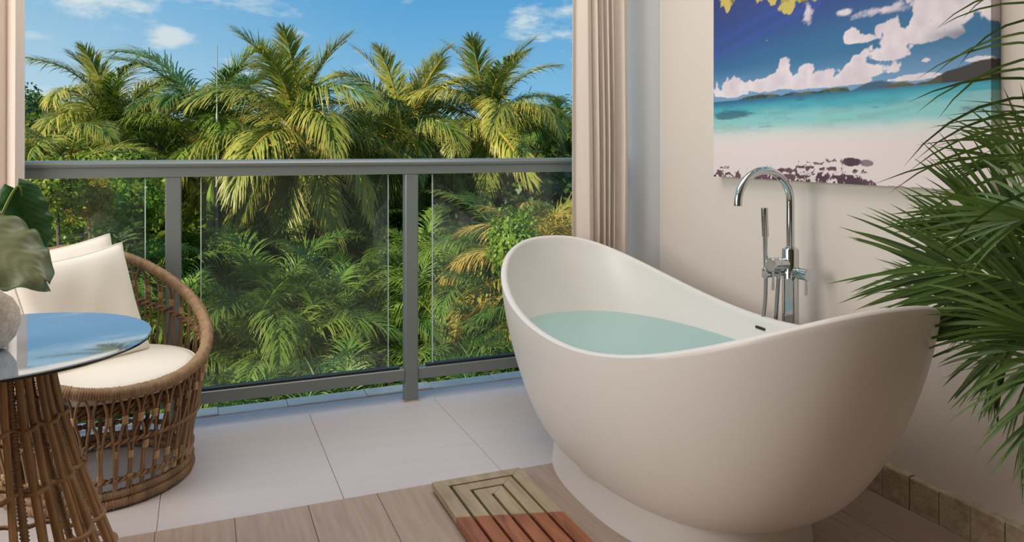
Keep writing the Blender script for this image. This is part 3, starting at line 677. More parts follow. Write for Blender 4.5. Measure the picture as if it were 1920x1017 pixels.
# (length, start elevation, bend, leaflets per side, leaflet length, width, droop)
COCO = {86: 0, 70: 1, 52: 2, 35: 3, 15: 4, -8: 5, -35: 6, -62: 7}
def coco_specs(): return [(2.1, 84, 48, 92, .58, .024, .45), (2.4, 72, 70, 96, .70, .024, 1.0), (2.5, 56, 88, 98, .78, .024, 1.5), (2.5, 40, 96, 98, .84, .024, 1.9),
                          (2.5, 20, 86, 96, .86, .024, 2.2), (2.45, -4, 64, 92, .80, .024, 2.2), (2.3, -32, 45, 86, .70, .024, 1.9), (2.25, -58, 24, 80, .6, .024, 1.4)]
coco = frond_set([M['coco'], M['rachis']], coco_specs(), 100, sweep=(58, 20), lift=.18, r0=.026, start=.14)
coco_g = frond_set([M['areca'], M['rachis_g']], coco_specs(), 130, sweep=(58, 24), lift=.25, r0=.024, start=.14)
are_specs = [(1.8, 80, 75, 60, .46, .019, 1.1), (2.0, 68, 105, 64, .52, .019, 1.5), (2.0, 54, 125, 64, .54, .019, 1.9), (1.9, 38, 118, 62, .54, .019, 2.1), (1.8, 16, 98, 58, .50, .019, 2.1), (1.6, -10, 70, 52, .46, .019, 1.9)]
areca = frond_set([M['areca'], M['rachis_g']], are_specs, 160, sweep=(60, 26), lift=.30, r0=.014, start=.16)
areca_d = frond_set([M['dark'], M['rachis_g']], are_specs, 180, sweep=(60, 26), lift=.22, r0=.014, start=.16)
areca_y = frond_set([M['dry'], M['rachis']], are_specs, 200, sweep=(60, 26), lift=.1, r0=.014, start=.16)
GZ = -3.2
ground = MB(); ground.add([(-60, 3.6, GZ), (60, 3.6, GZ), (60, 70, GZ), (-60, 70, GZ), (-60, 3.6, GZ - .5), (60, 3.6, GZ - .5), (60, 70, GZ - .5), (-60, 70, GZ - .5)], [(0, 1, 2, 3), (4, 7, 6, 5), (0, 4, 5, 1), (1, 5, 6, 2), (2, 6, 7, 3), (3, 7, 4, 0)])
tag(ground.build('ground', M['soil'], smooth=False), kind='structure')
slab('wall_outer', (-2.7, 3.31, GZ), (2.3, 3.44, -.1), M['column'])

def trunk_part(parent, h, r0=.15, r1=.11, lean=(0, 0), mat='trunk'):
    pts = np.array([(lean[0] * (1 - t) ** 1.6, lean[1] * (1 - t) ** 1.6, -h + h * t) for t in np.linspace(0, 1, 60)])
    rr = np.linspace(r0, r1, 60) * (1 + .06 * (np.arange(60) % 3 == 0)); rr[:4] *= np.linspace(1.5, 1.05, 4)
    b = MB(); b.tube(pts, rr, 12); return b.build('trunk', M[mat], parent)
def palm(name, loc, fronds, spec, label, group=None, cat='palm tree', scale=1.0, lean=(0, 0), heart=True, seed=0, r=(.15, .11), trunkmat='trunk'):
    """loc: the crown's heart; the trunk runs to the ground"""
    rg = random.Random(seed); t = empty(name, (loc[0] + lean[0], loc[1] + lean[1], GZ), 0, label, cat, group); h = loc[2] - GZ
    tp = trunk_part(t, h, r[0], r[1], lean, trunkmat); tp.location = (-lean[0], -lean[1], h)
    if heart:
        b = MB(); b.lathe([(.12, -.28), (.17, -.1), (.19, .0), (.15, .14), (.07, .3), (0, .36)], 14); o = b.build('crown_base', M['crownbase'], t); o.location = (-lean[0], -lean[1], h); o.scale = (scale * .62, scale * .62, scale * .8)
    for (k, az, s, roll) in spec:
        o = link('frond', fronds[k], t); o.location = (-lean[0], -lean[1], h + .03); o.rotation_euler = (R(roll), 0, R(az)); o.scale = (scale * s,) * 3
    return t
def crown(n, seed, kmin=0, kmax=7, extra=()):
    rg = random.Random(seed); out = []; base = [0, 1, 1, 1, 2, 2, 2, 2, 3, 3, 3, 3, 4, 4, 4, 4, 5, 5, 5, 6, 6, 6, 7, 7, 7]
    pick = [k for k in base if kmin <= k <= kmax]
    for i in range(n):
        k = pick[int(i * len(pick) / n)]
        out.append((k, i * 137.5 + rg.uniform(-14, 14) + seed * 31, rg.uniform(.88, 1.1), rg.uniform(-24, 24)))
    return out + list(extra)
AZL, AZR, AZC = 157.75, -22.25, 247.75        # towards picture left, right, and the balcony
palm('coconut_palm', at(562, 268, 13.5), coco, crown(24, 11, extra=[(7, AZC - 6, 1.05, 0), (6, AZC - 38, 1.02, 0), (6, AZC + 40, 1.0, 0), (0, AZL, 1.06, -10), (0, AZR, 1.04, 12), (0, AZC, 1.0, 0)]),
     'tallest coconut palm with a frond hanging down behind the middle glass panel', scale=1.0, seed=1)
palm('coconut_palm', at(213, 262, 15), coco, crown(24, 5, extra=[(0, AZC, 1.0, 4), (0, AZL, 1, 0), (1, AZR, .9, 0), (3, AZL, 1.0, 0), (2, AZR, 1.0, 0)]), 'coconut palm with a bushy round crown near the cream curtain behind the armchair', scale=.92, seed=2)
palm('coconut_palm', at(752, 268, 15.5), coco, crown(22, 9, extra=[(0, AZL, 1.1, 6), (0, AZR, 1.08, 0), (0, AZL + 70, 1.0, 0), (1, AZR, .9, 10)]), 'coconut palm between the tallest palm and the open-crowned palm', scale=.98, seed=3)
palm('coconut_palm', at(916, 240, 16), coco, crown(19, 12, 0, 6, extra=[(0, AZL, 1.1, 0), (0, AZR, 1.15, 0), (0, AZC, 1.1, 10), (1, AZR, 1, 0), (3, AZR, 1.0, 0), (6, AZC, 1.0, 0)]), 'open-crowned coconut palm with orange leaf bases against blue sky', scale=.88, seed=4)
palm('coconut_palm', at(130, 318, 12), coco, crown(18, 17, 2, 7, extra=[(3, AZL, 1.0, 0), (3, AZC - 30, 1, 0)]), 'low yellowish coconut palm just above the handrail beside the curtain', scale=.72, seed=5)
palm('coconut_palm', at(655, 322, 17), coco, crown(20, 21, 1, 6), 'short coconut palm filling the gap behind the tallest palm', scale=.85, seed=6)
palm('coconut_palm', at(835, 330, 18), coco, crown(20, 24, 1, 6), 'short coconut palm half hidden below the open-crowned palm', scale=.9, seed=7)
palm('coconut_palm', at(455, 300, 17.5), coco, crown(20, 29, 1, 6), 'coconut palm crown rising just behind the thin steel mast', scale=.9, seed=8)
palm('foxtail_palm', at(398, 268, 14.5), coco_g, crown(12, 33, 1, 5, extra=[(1, AZL - 8, 1.3, 0), (1, AZL + 30, 1.1, 0), (0, AZR, 1.1, 0), (1, AZR, 1.0, 0), (2, AZC, 1, 0)]), 'bright green palm with one tall frond leaning over beside the mast', scale=.92, seed=9, trunkmat='shaft', r=(.12, .1))
palm('foxtail_palm', at(300, 290, 15.5), coco_g, crown(14, 37, 2, 6), 'dark green palm with hanging fronds between the bushy palm and the mast', scale=.8, seed=10, trunkmat='shaft', r=(.12, .1))
palm('foxtail_palm', at(1052, 262, 19), coco_g, crown(16, 41, 0, 5), 'small fresh green palm standing against the sky beside the pleated curtain', scale=.62, seed=11)
palm('foxtail_palm', at(1008, 290, 20), coco_g, crown(14, 44, 0, 5), 'small light green palm next to the open-crowned coconut palm', scale=.6, seed=12)
# thin mast
b = MB(); mp_ = at(407, 84, 13.1); b.tube([(0, 0, 0), (0, 0, mp_[2] - GZ - 1.2), (0, 0, mp_[2] - GZ - 1.15), (0, 0, mp_[2] - GZ)], [.04, .022, .014, .007], 10)
mo = b.build('steel_mast', M['mast'], angle=40); mo.location = (mp_[0], mp_[1], GZ); tag(mo, 'thin grey steel mast sticking up among the palm crowns', 'mast')

# palms of the undergrowth
CLUMPS = []
def clump(px, d, top, kind, seed, scale=1.0, n=15, label=None, group=None):
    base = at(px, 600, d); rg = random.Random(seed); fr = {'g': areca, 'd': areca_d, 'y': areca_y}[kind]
    topz = at(px, top, d)[2]; hz = topz - 1.45 * scale; hz = max(hz, GZ + .3)
    t = empty('areca_palm', (base[0], base[1], GZ), 0, label, 'palm', group); CLUMPS.append((t, px, d, kind))
    for j in range(3):
        b = MB(); a = rg.uniform(0, 6.28); r_ = .12 * scale; b.tube([(r_ * math.cos(a), r_ * math.sin(a), 0), (r_ * 1.3 * math.cos(a), r_ * 1.3 * math.sin(a), (hz - GZ) * .5), (r_ * .8 * math.cos(a), r_ * .8 * math.sin(a), hz - GZ)], [.05, .04, .035], 8); b.build('cane', M['shaft'], t)
    for i in range(n):
        k = min(5, int(6 * (i + rg.random()) / n)); o = link('frond', fr[k], t)
        o.location = (rg.uniform(-.15, .15), rg.uniform(-.15, .15), hz - GZ + rg.uniform(-.25, .1)); o.rotation_euler = (R(rg.uniform(-12, 12)), 0, R(i * 137.5 + rg.uniform(-20, 20) + seed * 47)); o.scale = (scale * rg.uniform(.85, 1.1),) * 3
GA, GD, GY = 'feathery green areca palms in the thicket', 'dark shaded palms at the back of the thicket', 'yellowed areca palms'
LA, LD, LY = 'feathery green areca palm in the undergrowth below the handrail', 'dark shaded palm at the back of the undergrowth', 'areca palm with yellowed drooping fronds in the undergrowth'
q = 0
def row_(x0, x1, n, d, top, kinds, seed, jd=.5, jt=26):
    rg = random.Random(seed)
    return [(x0 + (x1 - x0) * (i + rg.uniform(.2, .8)) / n, d + rg.uniform(-jd, jd), top + rg.uniform(-jt, jt), kinds[(i * 7 + seed) % len(kinds)]) for i in range(n)]
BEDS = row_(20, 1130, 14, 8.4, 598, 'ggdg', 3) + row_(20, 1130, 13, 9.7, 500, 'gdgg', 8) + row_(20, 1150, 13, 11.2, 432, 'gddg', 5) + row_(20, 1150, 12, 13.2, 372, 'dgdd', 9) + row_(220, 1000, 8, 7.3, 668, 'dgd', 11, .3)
BEDS += [(75, 9.6, 385, 'g'), (130, 8.8, 440, 'g'), (255, 10.5, 400, 'g'), (220, 8.4, 480, 'g'), (480, 9.0, 455, 'g'), (620, 9.2, 450, 'g'), (555, 8.7, 520, 'g'), (185, 9.4, 395, 'g'), (1005, 10.2, 345, 'y'), (1050, 9.4, 400, 'y'), (1035, 10.9, 325, 'y'), (965, 10.6, 345, 'g'), (880, 10.4, 400, 'g'), (400, 8.9, 520, 'g'), (300, 8.6, 470, 'g'), (-60, 9, 430, 'g'), (1190, 9.4, 420, 'g')]
for px, d, top, kind in BEDS:
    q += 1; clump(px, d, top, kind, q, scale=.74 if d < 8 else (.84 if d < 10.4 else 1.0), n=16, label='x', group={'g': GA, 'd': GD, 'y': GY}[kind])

ORD = ['first', 'second', 'third', 'fourth', 'fifth', 'sixth', 'seventh', 'eighth', 'ninth', 'tenth', 'eleventh', 'twelfth']
def panel_of(px):
    if px < 40: return 'hidden behind the curtain by the armchair', ''
    if px < 326: return 'behind the glass by the armchair', 'from the curtain'
    if px < 770: return 'behind the middle glass panel', 'from the armchair'
    if px < 1078: return 'behind the glass beside the bathtub', 'from the bare post'
    return 'hidden behind the pleated curtain', ''
seen_ = {}
for t, px, d, kind in sorted(CLUMPS, key=lambda c: c[1]):
    row = 'foremost' if d < 7.7 else 'front-row' if d < 9.05 else ('second-row' if d < 10.45 else 'third-row' if d < 12.2 else 'back-row'); pan, frm = panel_of(px)
    kk = {'g': 'green', 'd': 'dark', 'y': 'yellowed'}[kind]; k = (row, pan, kk); seen_[k] = seen_.get(k, 0) + 1
    t['label'] = f"{row} {kk} areca palm {pan}" + (f", {ORD[seen_[k] - 1]} {frm}" if frm else f", {ORD[seen_[k] - 1]} one")

# broad-leaved trees: shared crowns of many small leaves
def leaf_cloud(n, seed, size, shape=(1, 1, 1)):
    g = np.random.default_rng(seed); v = g.normal(size=(n, 3)); v /= np.linalg.norm(v, axis=1)[:, None]
    lump = 1 + .22 * np.sin(v[:, 0] * 5 + seed) * np.sin(v[:, 1] * 6 + 1) + .15 * np.sin(v[:, 2] * 9 + v[:, 0] * 7)
    p = v * (g.random(n) ** .35 * lump)[:, None] * np.array(shape)
    a = g.normal(size=(n, 3)); a /= np.linalg.norm(a, axis=1)[:, None]; c = np.cross(a, v); c /= np.linalg.norm(c, axis=1)[:, None] + 1e-9
    L_ = size * (.7 + .6 * g.random(n))[:, None]; w = L_ * .28
    vs = np.stack([p, p + a * L_ * .5 + c * w, p + a * L_, p + a * L_ * .5 - c * w], 1).reshape(-1, 3)
    fs = np.arange(n * 4).reshape(n, 4); me = bpy.data.meshes.new('foliage'); me.from_pydata(vs.tolist(), [], fs.tolist()); me.update(); return me
clouds_ = [leaf_cloud(9000, 1, .10), leaf_cloud(9000, 2, .11), leaf_cloud(3500, 3, .16), leaf_cloud(5000, 4, .14)]
for c in clouds_[:2]: c.materials.append(M['bushleaf'])
clouds_[2].materials.append(M['croton']); clouds_[3].materials.append(M['brightleaf'])
def tree(px, py, d, r, cl, label, group=None, sz=.8, cat='tree', name='broadleaf_tree'):
    c = at(px, py, d); t = empty(name, (c[0], c[1], GZ), 0, label, cat, group); h = c[2] - GZ
    b = MB(); b.tube([(0, 0, 0), (.05, 0, h * .6), (0, .05, h)], [.12 * min(1, r), .09 * min(1, r), .05 * min(1, r)], 8); b.build('trunk', M['bark'], t)
    o = link('foliage', clouds_[cl], t); o.location = (0, 0, h); o.scale = (r, r, r * sz); o.rotation_euler = (0, 0, px * .37); o['kind'] = 'stuff'
tree(52, 238, 17, 1.05, 0, 'broad-leaved tree against the sky beside the cream curtain')
tree(20, 300, 15, 1.5, 1, 'dense green bush under the broad-leaved tree beside the curtain', cat='bush', name='shrub')
GT = 'dense broad-leaved trees closing the view between palm trunks'
for i, (px, py, d, r) in enumerate([(120, 330, 20, 2.2), (270, 340, 21, 2.2), (420, 345, 21, 2.3), (560, 345, 21, 2.2), (690, 340, 21, 2.3), (830, 335, 21.5, 2.2), (960, 325, 22, 2.2), (1080, 318, 22, 2.3), (1200, 320, 22, 2.4), (-60, 330, 20, 2.4),
                                    (60, 440, 16.5, 1.9), (200, 450, 16.5, 1.9), (340, 455, 16.5, 1.9), (480, 455, 16.5, 1.9), (620, 455, 16.5, 1.9), (760, 450, 16.5, 1.9), (900, 445, 16.5, 1.9), (1040, 435, 16.5, 1.9), (1180, 430, 16.5, 2.0)]):
    row = 'farthest' if d > 18 else 'nearer'; pan, frm = panel_of(px); k = (row, pan); seen_[k] = seen_.get(k, 0) + 1
    tree(px, py, d, r, i % 2, f"{row} dense tree {pan}" + (f", {ORD[seen_[k] - 1]} {frm}" if frm else f", {ORD[seen_[k] - 1]} one"), GT)
for i, (px, py, d, r, l) in enumerate([(105, 352, 7.6, .30, 'croton shrub with orange and yellow leaves behind the glass near the curtain'), (165, 372, 8.2, .26, 'smaller croton shrub with orange leaves beside the larger croton shrub'), (955, 445, 9, .5, None), (1000, 505, 8, .4, None)]):
    if l: tree(px, py, d, r, 2, l, None, 1.0, 'shrub', 'croton_shrub')
tree(962, 462, 8.8, .30, 3, 'light green shrub with small leaves just behind the bathtub rim', None, 1.4, 'shrub', 'shrub')
tree(225, 372, 10.5, .6, 3, 'bright green shrub behind the glass next to the post by the armchair', None, 1.0, 'shrub', 'shrub')
tree(75, 395, 9.6, .6, 3, 'bright green shrub behind the glass next to the curtain', None, 1.0, 'shrub', 'shrub')
tree(150, 392, 8.8, .5, 3, 'leafy green shrub behind the orange croton shrubs', None, .8, 'shrub', 'shrub')

# ------------------------------------------------------------------ wicker armchair
CH = (-.312, 2.918); CRZ = R(26.4)
chair = empty('wicker_armchair', (CH[0], CH[1], 0), CRZ, 'round open-weave rattan tub armchair with cream cushions by the railing', 'armchair')
def c_zr(f): return .372 + (.745 - .372) * ((1 + np.cos(f)) / 2) ** 1.2          # rim height, f = 0 at the back (+y)
def c_r(z): return np.interp(z, [0, .04, .15, .30, .42, .55, .75], [.270, .277, .294, .322, .336, .336, .318])
def cp(f, z, dr=0.0):
    r = c_r(z) + dr; return np.array([-r * np.sin(f), r * np.cos(f), z])
def wrapped(b, pts, r, pitch, n=10, closed=True, amp=.003, mi=0):
    """rod bound with fine cane: ridged tube"""
    pts = np.asarray(pts); d = np.linalg.norm(np.diff(np.vstack([pts, pts[:1]] if closed else pts), axis=0), axis=1).sum()
    m = max(8, int(d / pitch * 3)); t = np.linspace(0, 1, len(pts) + (1 if closed else 0)); src = np.vstack([pts, pts[:1]]) if closed else pts
    tt_ = np.linspace(0, 1, m, endpoint=not closed); Q = np.stack([np.interp(tt_, t, src[:, k]) for k in range(3)], -1)
    rr = r + amp * np.array([0, 1, .5])[np.arange(m) % 3] * (1 + .3 * rng.normal(size=m)); b.tube(Q, rr, n, closed=closed, mi=mi)
fs_ = np.linspace(0, 2 * np.pi, 160, endpoint=False)
b = MB(); wrapped(b, [cp(f, c_zr(f)) for f in fs_], .0175, .0075, 12); b.build('rim', M['rattan2'], chair)
b = MB(); wrapped(b, [cp(f, .020, .003) for f in fs_], .0165, .009, 10); wrapped(b, [cp(f, .047) for f in fs_], .0125, .009, 8); b.build('base_ring', M['rattan'], chair)
def braid(b, zf, r, turns, sep, fr=None, n=6, dr=0.0):
    f = np.linspace(0, 2 * np.pi, turns * 10, endpoint=False) if fr is None else np.linspace(fr[0], fr[1], turns * 10)
    for k in range(2):
        a = np.linspace(0, 2 * np.pi * turns, len(f), endpoint=False) + k * np.pi
        pts = [cp(ff, (zf(ff) if callable(zf) else zf) + sep * np.sin(aa), dr + sep * 1.1 * np.cos(aa)) for ff, aa in zip(f, a)]
        b.tube(pts, r, n, closed=fr is None)
KH = 44; DF = 2 * np.pi / KH
for nm, z, r, s in (('seat_band', .322, .006, .006), ('seat_band', .306, .006, .006), ('weave_ring', .215, .0042, .005), ('weave_ring', .092, .005, .005)):
    b = MB(); braid(b, z, r, KH, s, dr=-.022 if nm == 'seat_band' else 0); b.build(nm, M['rattan'], chair)
b = MB(); braid(b, lambda f: .40 + .62 * (c_zr(f) - .47), .006, 26, .007, (-1.95, 1.95)); b.build('back_band', M['rattan'], chair)
bind = MB()
for k in range(KH):
    fa, fb = k * DF, (k + 1) * DF; fc = (fa + fb) / 2; zt = c_zr(fc) - .018; wob = rng.normal(size=6) * .06 * DF
    zwA, zwB = c_zr(fa) - .088, c_zr(fb) - .088
    zl = .125 + .055 * math.sin(2.3 * fc + 1) + .30 * max(0, c_zr(fc) - .43) + rng.normal() * .012
    zm = lambda z0, z1, t: z0 * (1 - t) + z1 * t
    A = [(fc - .03 * DF, zl - .03), (fc - .085 * DF, zl), (fa + .30 * DF + wob[0], zm(zl, zwA, .5)), (fa + .085 * DF, zwA - .012), (fa + .075 * DF, zwA + .012), (fa + .17 * DF, zm(zwA, zt, .62)), (fa + .32 * DF, zt - .006), (fc, zt)]
    B = [(fc + .03 * DF, zl - .03), (fc + .085 * DF, zl), (fb - .30 * DF + wob[1], zm(zl, zwB, .5)), (fb - .085 * DF, zwB - .012), (fb - .075 * DF, zwB + .012), (fb - .17 * DF, zm(zwB, zt, .62)), (fb - .32 * DF, zt - .006), (fc, zt)]
    lowA = [(fc - .09 * DF + wob[2], .035), (fc - .075 * DF, max(.06, zl * .5))]; lowB = [(fc + .09 * DF + wob[3], .035), (fc + .075 * DF, max(.06, zl * .5))]
    seq = lowA + A[1:] + B[:-1][::-1][:-1] + lowB[::-1]
    P3 = spline([cp(f, z, .004 * math.sin(7 * z + k)) for f, z in seq], 56)
    b = MB(); b.tube(P3, .0046 + .0004 * rng.normal(size=56) * .5, 7); b.build('cane_hoop', M['rattan'], chair)
    # cane bindings where two rods meet
    for f, z, h in ((fa, zwA, .013), (fc, zl - .004, .012), (fc, max(.075, zl * .55), .010)):
        if f == fc and h == .010 and rng.random() < .45: continue
        p0, p1 = cp(f, z - h), cp(f, z + h); w_ = np.array([-math.cos(f), -math.sin(f), 0]); nn = np.array([-math.sin(f), math.cos(f), 0]); ring = []
        for q in range(7):
            c0 = p0 + (p1 - p0) * q / 6; e_ = .0016 * (q % 2)
            for a in np.linspace(0, 2 * np.pi, 10, endpoint=False): ring.append(c0 + w_ * math.cos(a) * (.0088 + e_) + nn * math.sin(a) * (.0066 + e_))
        fsx = [(q * 10 + i, q * 10 + (i + 1) % 10, q * 10 + 10 + (i + 1) % 10, q * 10 + 10 + i) for q in range(6) for i in range(10)] + [tuple(range(9, -1, -1)), tuple(range(60, 70))]
        bind.add(ring, fsx)
o = bind.build('cane_binding', M['binding'], chair); o['kind'] = 'stuff'
for f in (0.55, 2.2, 3.9, 5.45):
    b = MB(); wrapped(b, [cp(f, z, -.028) for z in np.linspace(.03, .318, 20)], .0125, .008, 8, closed=False); b.build('leg', M['rattan'], chair)
# woven seat under the cushion
b = MB(); b.lathe([(.0, .316), (.285, .316), (.292, .324), (.285, .332), (.0, .332)], 64); seat_ = b.build('seat', M['rattan'], chair, angle=30)

def cushion_disc(r, z0, z1, crown_):
    b = MB(); prof = [(0, z0)] + [(r * t, z0) for t in (.5, .8, .93)] + [(r * (.97), z0 + .004), (r * .995, z0 + .012), (r, z0 + (z1 - z0) * .5), (r * .995, z1 - .010), (r * .97, z1 - .002)] + [(r * t, z1 + crown_ * (1 - t * t)) for t in (.9, .75, .6, .45, .3, .15, 0)]
    b.lathe(prof, 72); return b
cu = empty('seat_cushion', (CH[0] + .012, CH[1] - .03, 0), CRZ, 'round flat cream seat cushion in the rattan armchair', 'cushion')
cushion_disc(.286, .336, .390, .014).build('cover', M['fabric'], cu)
b = MB(); b.tube([(.2855 * math.cos(a), .2855 * math.sin(a), .384) for a in np.linspace(0, 2 * np.pi, 90, endpoint=False)], .0035, 6, closed=True); b.build('piping', M['fabric'], cu)

def pillow(name, w, h, t, loc, rot, label, seed):
    e_ = empty(name, loc, 0, label, 'pillow'); e_.rotation_euler = rot; n = 28; g = np.random.default_rng(seed); vs = []; fs = []
    U, V = np.meshgrid(np.linspace(-1, 1, n), np.linspace(-1, 1, n)); ph = g.random(4) * 6
    pin = 1 - .055 * (1 - V ** 2) * 0; X = U * w / 2 * (1 - .07 * (1 - V ** 2) ** 1 * abs(U)); Z_ = V * h / 2 * (1 - .07 * (1 - U ** 2) * abs(V))
    Tk = t / 2 * ((1 - U ** 4) * (1 - V ** 4)) ** .5 + .0035 * np.sin(5 * U + 3 * V + ph[0]) * (1 - U ** 2) * (1 - V ** 2) + .004 * np.sin(9 * U - 4 * V + ph[1]) * (1 - U ** 2) * (1 - V ** 2)
    for s in (-1, 1):
        o_ = len(vs); vs += [(x, s * y, z) for x, y, z in zip(X.ravel(), Tk.ravel(), Z_.ravel())]
        for j in range(n - 1):
            for i in range(n - 1):
                a = o_ + j * n + i; fs.append((a, a + 1, a + n + 1, a + n) if s < 0 else (a, a + n, a + n + 1, a + 1))
    b = MB(); b.add(vs, fs); me_o = b.build('cover', M['fabric'], e_)
    import bmesh as _b
    bm = _b.new(); bm.from_mesh(me_o.data); _b.ops.remove_doubles(bm, verts=bm.verts, dist=1e-5); bm.to_mesh(me_o.data); bm.free()
    me_o.data.polygons.foreach_set('use_smooth', [True] * len(me_o.data.polygons))
    ed = [(i, 0) for i in range(n)] + [(n - 1, j) for j in range(1, n)] + [(i, n - 1) for i in range(n - 2, -1, -1)] + [(0, j) for j in range(n - 2, 0, -1)]
    b = MB(); b.tube([(X[j, i], 0, Z_[j, i]) for i, j in ed], .0038, 6, closed=True); b.build('piping', M['fabric'], e_)
    return e_
def chair_pt(x, y, z): c, s = math.cos(CRZ), math.sin(CRZ); return (CH[0] + c * x - s * y, CH[1] + s * x + c * y, z)
pillow('throw_pillow', .405, .405, .12, chair_pt(-.039, .042, .562), (R(-16), R(-5.2), CRZ + R(15)), 'square cream piped pillow leaning in front of the other in the armchair', 3)
pillow('throw_pillow', .41, .41, .11, chair_pt(-.055, .150, .582), (R(-19), R(-7), CRZ + R(6)), 'square cream pillow mostly hidden behind the other in the armchair', 5)

# ------------------------------------------------------------------ glass-topped rattan side table
TX, TY, TZ = -.464, 2.167, .650
table = empty('side_table', (TX, TY, 0), 0, 'round smoked glass side table on a flared rattan pole pedestal', 'side table')
def dish(r): return TZ - DISH * (1 - (r / .35) ** 2)      # the glass is very slightly dished
DISH = .016
rr_ = [0, .04, .08, .12, .16, .20, .24, .28, .31, .335]
b = MB(); b.lathe([(r, dish(r) - .0105) for r in rr_] + [(.345, TZ - .0105), (.3495, TZ - .008), (.3495, TZ - .003)], 96, mi=1, cap=False); b.lathe([(.3495, TZ - .003), (.3475, dish(.3475))] + [(r, dish(r)) for r in rr_[::-1]], 96, mi=0, cap=False)
b.build('glass_top', [M['tableglass'], M['tableedge']], table, angle=30)
def t_r(z): return np.interp(z, [0, .1, .2, .35, .5, .6, .64], [.295, .262, .228, .180, .140, .122, .118])
NP_ = 15
for k in range(NP_):
    for dk in (-.30, .30):
        f0 = 2 * np.pi * (k + dk * .62) / NP_; pts = []
        for z in np.linspace(.012, .612, 22):
            f = f0 + .012 * math.sin(6 * z + k); pts.append((t_r(z) * math.cos(f), t_r(z) * math.sin(f), z))
        b = MB(); b.tube(pts, .0082 + .0006 * math.sin(k * 3 + dk), 8); b.build('pole', M['pole'], table)
    f0 = 2 * np.pi * (k + .5) / NP_
    if k % 2 == 0:
        b = MB(); wrapped(b, [((t_r(z) - .012) * math.cos(f0), (t_r(z) - .012) * math.sin(f0), z) for z in np.linspace(.02, .612, 30)], .0075, .008, 8, closed=False); b.build('bound_pole', M['rattan'], table)
for z in (.085, .20, .335, .47):
    b = MB(); a_ = np.linspace(0, 2 * np.pi, NP_ * 12, endpoint=False)
    b.tube([((t_r(z) + .012 * math.cos(NP_ * a)) * math.cos(a), (t_r(z) + .012 * math.cos(NP_ * a)) * math.sin(a), z + .004 * math.sin(NP_ * a)) for a in a_], .0065, 7, closed=True); b.build('tie_ring', M['pole'], table)
for z, r_ in ((.010, .297), (.612, .120)):
    b = MB(); a_ = np.linspace(0, 2 * np.pi, 80, endpoint=False); wrapped(b, [(r_ * math.cos(a), r_ * math.sin(a), z) for a in a_], .009, .009, 8); b.build('end_ring', M['rattan'], table)

# ------------------------------------------------------------------ stone vase and its two leaves
VX, VY = -.476, 2.168
b = MB(); b.lathe([(.0, .001), (.035, .001), (.044, .006), (.062, .028), (.073, .062), (.070, .092), (.056, .118), (.036, .134), (.026, .142), (.024, .150), (.019, .150), (.017, .140), (.0, .132)], 56)
va_ = b.build('stone_vase', M['stone'], angle=60); va_.location = (VX, VY, TZ - DISH + .001); tag(va_, 'round speckled beige stone vase standing on the glass table', 'vase')
def big_leaf(name, tip, basep, width, normal, stem, mat, label, seed, ruff=.012):
    g = np.random.default_rng(seed); tip = np.array(tip); basep = np.array(basep); ax = tip - basep; L_ = np.linalg.norm(ax); ax /= L_; nn = np.array(normal, float); nn = nrm(nn - ax * (nn @ ax)); sd = np.cross(nn, ax)
    NU, NV = 40, 21; vs = []; al = []
    for i in range(NU):
        u = i / (NU - 1); hw = width * .5 * (np.interp(u, [0, .06, .2, .4, .6, .8, .93, 1], [.30, .72, .95, 1, .90, .64, .30, .02])) * (1 + .05 * math.sin(u * 31 + seed))
        for j in range(NV):
            v = -1 + 2 * j / (NV - 1); back = -.10 * L_ * max(0, abs(v) - .2) * max(0, 1 - u * 4)
            rf = ruff * abs(v) ** 2.2 * math.sin(u * 26 + (3 if v > 0 else 0) + seed) + .0016 * math.cos((u * 9 - abs(v) * 3.2) * 6.28) * (1 - abs(v) * .3) * (abs(v) > .02)
            z = -.16 * width * v * v + rf - .10 * L_ * (u - .35) ** 2
            vs.append(basep + ax * (u * L_ + back) + sd * v * hw + nn * z); al.append(abs(v) * .8)
    fs = [(i * NV + j, i * NV + j + 1, (i + 1) * NV + j + 1, (i + 1) * NV + j) for i in range(NU - 1) for j in range(NV - 1)]
    t = empty(name, (VX, VY, TZ + .15), 0, label, 'leaf'); off = np.array([VX, VY, TZ + .15])
    b = MB(); b.add([p - off for p in vs], fs, 0, al); o = b.build('leaf_blade', mat, t); so_ = o.modifiers.new('thickness', 'SOLIDIFY'); so_.thickness = .0012
    b = MB(); b.tube(spline([np.array(p) - off for p in stem] + [basep - off, basep + ax * L_ * .3 - nn * .004 - off, basep + ax * L_ * .9 - nn * .02 - off], 40), np.linspace(.0048, .0012, 40), 8); b.build('stem', M['rachis_g'], t)
    return t
VT = TZ - DISH
big_leaf('ruffled_leaf', at(84, 522, 1.72), at(-78, 408, 1.80), .165, (.30, -.88, .25), [(VX, VY, VT + .13), (VX - .02, VY, VT + .2)], M['alocasia'], 'grey-green ruffled leaf of the stone vase, lower and paler of the two', 4, .011)
big_leaf('ruffled_leaf', at(86, 478, 1.96), at(30, 352, 1.90), .105, (.25, -.9, .2), [(VX + .005, VY + .005, VT + .13), (VX, VY + .04, VT + .24)], M['alocasia_d'], 'dark green glossy leaf of the stone vase, just behind the pale leaf', 9, .007)

